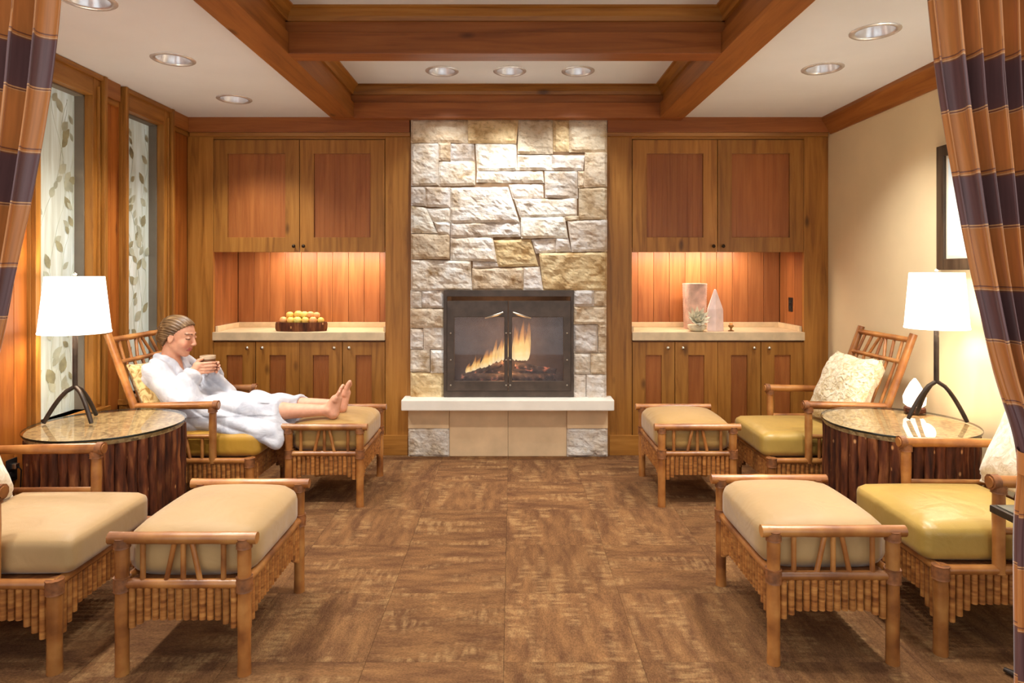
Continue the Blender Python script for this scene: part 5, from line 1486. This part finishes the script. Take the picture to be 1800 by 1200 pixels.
def skin_mat():
    m, nt, bs = new_mat('skin')
    a = N(nt, 'ShaderNodeVertexColor'); a.layer_name = 'pigment'
    nz = N(nt, 'ShaderNodeTexNoise'); nz.inputs['Scale'].default_value = 40; mp = coords(nt); nt.links.new(mp.outputs[0], nz.inputs['Vector'])
    mx = N(nt, 'ShaderNodeMixRGB', blend_type='MULTIPLY'); mx.inputs[0].default_value = 1
    r = ramp(nt, [(0.3, (0.92, 0.89, 0.88, 1)), (0.7, (1.03, 1.02, 1.02, 1))]); nt.links.new(nz.outputs['Fac'], r.inputs[0])
    nt.links.new(a.outputs['Color'], mx.inputs[1]); nt.links.new(r.outputs[0], mx.inputs[2])
    nt.links.new(mx.outputs[0], bs.inputs['Base Color']); bs.inputs['Roughness'].default_value = 0.5
    bs.inputs['Subsurface Weight'].default_value = 0.12; bs.inputs['Subsurface Radius'].default_value = (0.02, 0.008, 0.005)
    return m
M['skin'] = skin_mat()
person = empty('person', (-2.0, PY, 0.45)); tag(person, 'person in a white bathrobe reclining with bare feet up, holding a small cup', 'person')
link('body', body_me, M['skin'], person, True)

# robe
r = Field((-2.38, 3.68, 0.34), (-1.24, 4.40, 1.0), 0.006)
r.cap((-1.99, PY, 0.545), (-2.10, PY, 0.67), 0.128, 0.122, k=0.04, ys=1.35)
r.cap((-2.10, PY, 0.67), (-2.150, PY, 0.785), 0.122, 0.098, k=0.04, ys=1.45)
r.cap((-2.15, PY - 0.13, 0.812), (-2.15, PY + 0.13, 0.812), 0.072, k=0.05)
for s_ in (-1, 1):
    r.chain([sh[s_], el[s_]], [0.072, 0.062], k=0.025)
    w_ = 0.16 * np.array(el[s_]) + 0.84 * np.array(wr[s_])
    r.chain([el[s_], tuple(w_)], [0.062, 0.052], k=0.02)
    r.cap(tuple(0.30 * np.array(el[s_]) + 0.70 * np.array(wr[s_])), tuple(w_), 0.054, 0.058, k=0.006)
# skirt over both legs, spreading towards the near side and hanging off the seat
r.chain([(-2.0, PY - 0.08, 0.545), (-1.62, PY - 0.075, 0.555), (-1.25, PY - 0.06, 0.545)], [0.115, 0.085, 0.078], k=0.05)
r.chain([(-2.0, PY + 0.08, 0.545), (-1.62, PY + 0.085, 0.560), (-1.25, PY + 0.08, 0.555)], [0.115, 0.085, 0.072], k=0.05)
r.cap((-1.95, PY - 0.15, 0.52), (-1.42, PY - 0.16, 0.47), 0.050, 0.036, k=0.06)
r.chain([(-1.72, PY - 0.18, 0.485), (-1.50, PY - 0.19, 0.455), (-1.40, PY - 0.19, 0.40)], [0.034, 0.034, 0.028], k=0.06)
r.cap((-1.44, PY - 0.14, 0.50), (-1.41, PY - 0.185, 0.40), 0.034, 0.026, k=0.06)
r.cap((-1.95, PY + 0.16, 0.52), (-1.42, PY + 0.14, 0.50), 0.05, 0.04, k=0.06)
# cloth folds
X, Y, Z = r.grid()
sharp = lambda q: 1 - 2 * np.abs(np.sin(q)) ** 0.7
up_ = (Z > 0.62).astype(np.float32)
fold = up_ * 0.0075 * sharp(26 * (X * 0.9 + Z * 0.8) + 12 * Y + 1.6 * np.sin(9 * Z + 6 * Y)) + (1 - up_) * (0.0075 - 0.005 * np.clip((X + 1.62) / 0.12, 0, 1)) * sharp(33 * (Z + 0.42 * X + 0.45 * Y) + 0.9 * np.sin(8 * X + 9 * Y)) + 0.0015 * np.sin(70 * Z + 44 * X + 5 * np.sin(13 * Y))
r.a += fold.astype(np.float32) * np.clip((0.06 - np.abs(r.a)) / 0.04, 0, 1)
lap = 0.005 * np.tanh(((Y - PY + 0.02) - 0.20 * (X + 1.7)) * 120)
r.a += (lap * ((X > -2.02) & (Z > 0.55))).astype(np.float32)
# neckline, cuffs and hem are open
r.cap((-2.13, PY, 0.93), (-2.035, PY - 0.01, 0.80), 0.060, 0.030, k=0.012, mode='s', ys=0.9)
r.cap((-2.15, PY, 0.86), hp(-0.03, 0, -0.05), 0.066, 0.075, k=0.01, mode='s')
for s_ in (-1, 1):
    w_ = 0.30 * np.array(el[s_]) + 0.70 * np.array(wr[s_]); o_ = np.array(wr[s_]) + 0.4 * (np.array(wr[s_]) - np.array(el[s_]))
    r.cap(tuple(w_), tuple(o_), 0.036, 0.052, k=0.006, mode='s')
hem_n = (1.0, -0.45, 0.52)
r.half(hem_n, (-1.355, PY + 0.04, 0.60), 0.008)
r.cap((-1.60, PY - 0.07, 0.545), (-1.10, PY - 0.05, 0.54), 0.055, 0.066, k=0.006, mode='s')
r.cap((-1.60, PY + 0.085, 0.555), (-1.10, PY + 0.08, 0.55), 0.055, 0.062, k=0.006, mode='s')
# shawl collar
for s_ in (-1, 1):
    r.chain([(-2.185, PY + s_ * 0.062, 0.893), (-2.125, PY + s_ * 0.082, 0.880), (-2.055, PY + s_ * 0.060, 0.800), (-1.995, PY + s_ * 0.018, 0.715)], [0.018, 0.022, 0.024, 0.020], k=0.010)
r.cap((-2.19, PY - 0.06, 0.893), (-2.19, PY + 0.06, 0.893), 0.019, k=0.012)
robe_me, _ = r.mesh('bathrobe')
def terry():
    m, nt, bs = new_mat('white terry cloth')
    mp = coords(nt); nz = N(nt, 'ShaderNodeTexNoise'); nz.inputs['Scale'].default_value = 14; nz.inputs['Detail'].default_value = 4; nz.inputs['Distortion'].default_value = 0.8
    n2 = N(nt, 'ShaderNodeTexNoise'); n2.inputs['Scale'].default_value = 300
    nt.links.new(mp.outputs[0], nz.inputs['Vector']); nt.links.new(mp.outputs[0], n2.inputs['Vector'])
    r_ = ramp(nt, [(0.3, col(180, 182, 192)), (0.6, col(204, 205, 211))]); nt.links.new(nz.outputs['Fac'], r_.inputs[0]); nt.links.new(r_.outputs[0], bs.inputs['Base Color'])
    ad = N(nt, 'ShaderNodeMath', operation='MULTIPLY_ADD'); ad.inputs[1].default_value = 0.08; nt.links.new(n2.outputs['Fac'], ad.inputs[0]); nt.links.new(nz.outputs['Fac'], ad.inputs[2])
    bs.inputs['Roughness'].default_value = 0.95; bs.inputs['Sheen Weight'].default_value = 0.3
    bump(nt, bs, ad.outputs[0], 0.45, 0.02)
    return m
M['terry'] = terry()
rb = link('bathrobe', robe_me, M['terry'], person, True); rb['label'] = 'white terry bathrobe'

# hair swept back into a low bun
hf = Field((-2.26, 3.88, 0.88), (-1.94, 4.16, 1.16), 0.0035)
hf.ell(hp(-0.026, 0, 0.038), (0.104, 0.085, 0.092), Rm, k=0.004)
hf.ell(hp(0.0, 0, 0.046), (0.092, 0.072, 0.082), Rm, k=0.01)
hf.ell(hp(-0.055, 0, -0.012), (0.070, 0.076, 0.072), Rm, k=0.03)
X, Y, Z = hf.grid()
Lx = sum((g - HC0[i]) * Rm[i, 0] for i, g in enumerate((X, Y, Z))); Ly = sum((g - HC0[i]) * Rm[i, 1] for i, g in enumerate((X, Y, Z))); Lz = sum((g - HC0[i]) * Rm[i, 2] for i, g in enumerate((X, Y, Z)))
gl = np.interp(Lz, [-0.09, -0.045, -0.005, 0.004, 0.030, 0.050, 0.072, 0.095, 0.13], [-0.075, -0.050, -0.026, 0.004, 0.014, 0.028, 0.048, 0.070, 0.12])
line = Lx - gl                          # hairline: brow, temple, in front of the ear, nape
hf.a = np.maximum(hf.a, line * 0.72).astype(np.float32)
ang = np.arctan2(Ly, Lz + 0.02)
hf.a += (0.0022 * np.sin(46 * ang + 14 * Lx)).astype(np.float32)
hf.ell(hp(-0.112, 0, -0.030), (0.034, 0.040, 0.036), Rm, k=0.012)
hf.a += (0.0016 * np.sin(190 * (Lz + 0.6 * Lx)) * (Lx < -0.09)).astype(np.float32)
hair_me, _ = hf.mesh('hair')
def hair_mat():
    m, nt, bs = new_mat('ash blond hair')
    mp = coords(nt, (4, 60, 22), 0); nz = N(nt, 'ShaderNodeTexNoise'); nz.inputs['Scale'].default_value = 2; nz.inputs['Detail'].default_value = 4; nt.links.new(mp.outputs[0], nz.inputs['Vector'])
    r_ = ramp(nt, [(0.3, col(70, 48, 28)), (0.55, col(118, 88, 54)), (0.75, col(172, 140, 98))]); nt.links.new(nz.outputs['Fac'], r_.inputs[0]); nt.links.new(r_.outputs[0], bs.inputs['Base Color'])
    bs.inputs['Roughness'].default_value = 0.4; bump(nt, bs, nz.outputs['Fac'], 0.4, 0.01)
    return m
M['hair'] = hair_mat()
link('hair', hair_me, M['hair'], person, True)

# cup in the hands
cup = empty('cup', (CUP[0], CUP[1], CUP[2] - 0.035)); tag(cup, 'small brown banded cup held in both hands', 'cup')
M['cup'] = plain('brown glazed clay', col(112, 78, 52), 0.35, amt=0.1); M['cup2'] = plain('cream glaze band', col(214, 190, 158), 0.35)
cb_ = MB().lathe([(0.022, 0), (0.026, 0.004), (0.040, 0.022), (0.0445, 0.045)], 26, caps=False).lathe([(0.0445, 0.045), (0.0455, 0.058), (0.0455, 0.062)], 26).build('bowl', M['cup'], cup, smooth=True)
MB().lathe([(0.0455, 0.062), (0.0462, 0.080), (0.0435, 0.081), (0.0415, 0.060), (0.036, 0.024), (0.001, 0.010)], 26).build('rim_band', M['cup2'], cup, smooth=True)
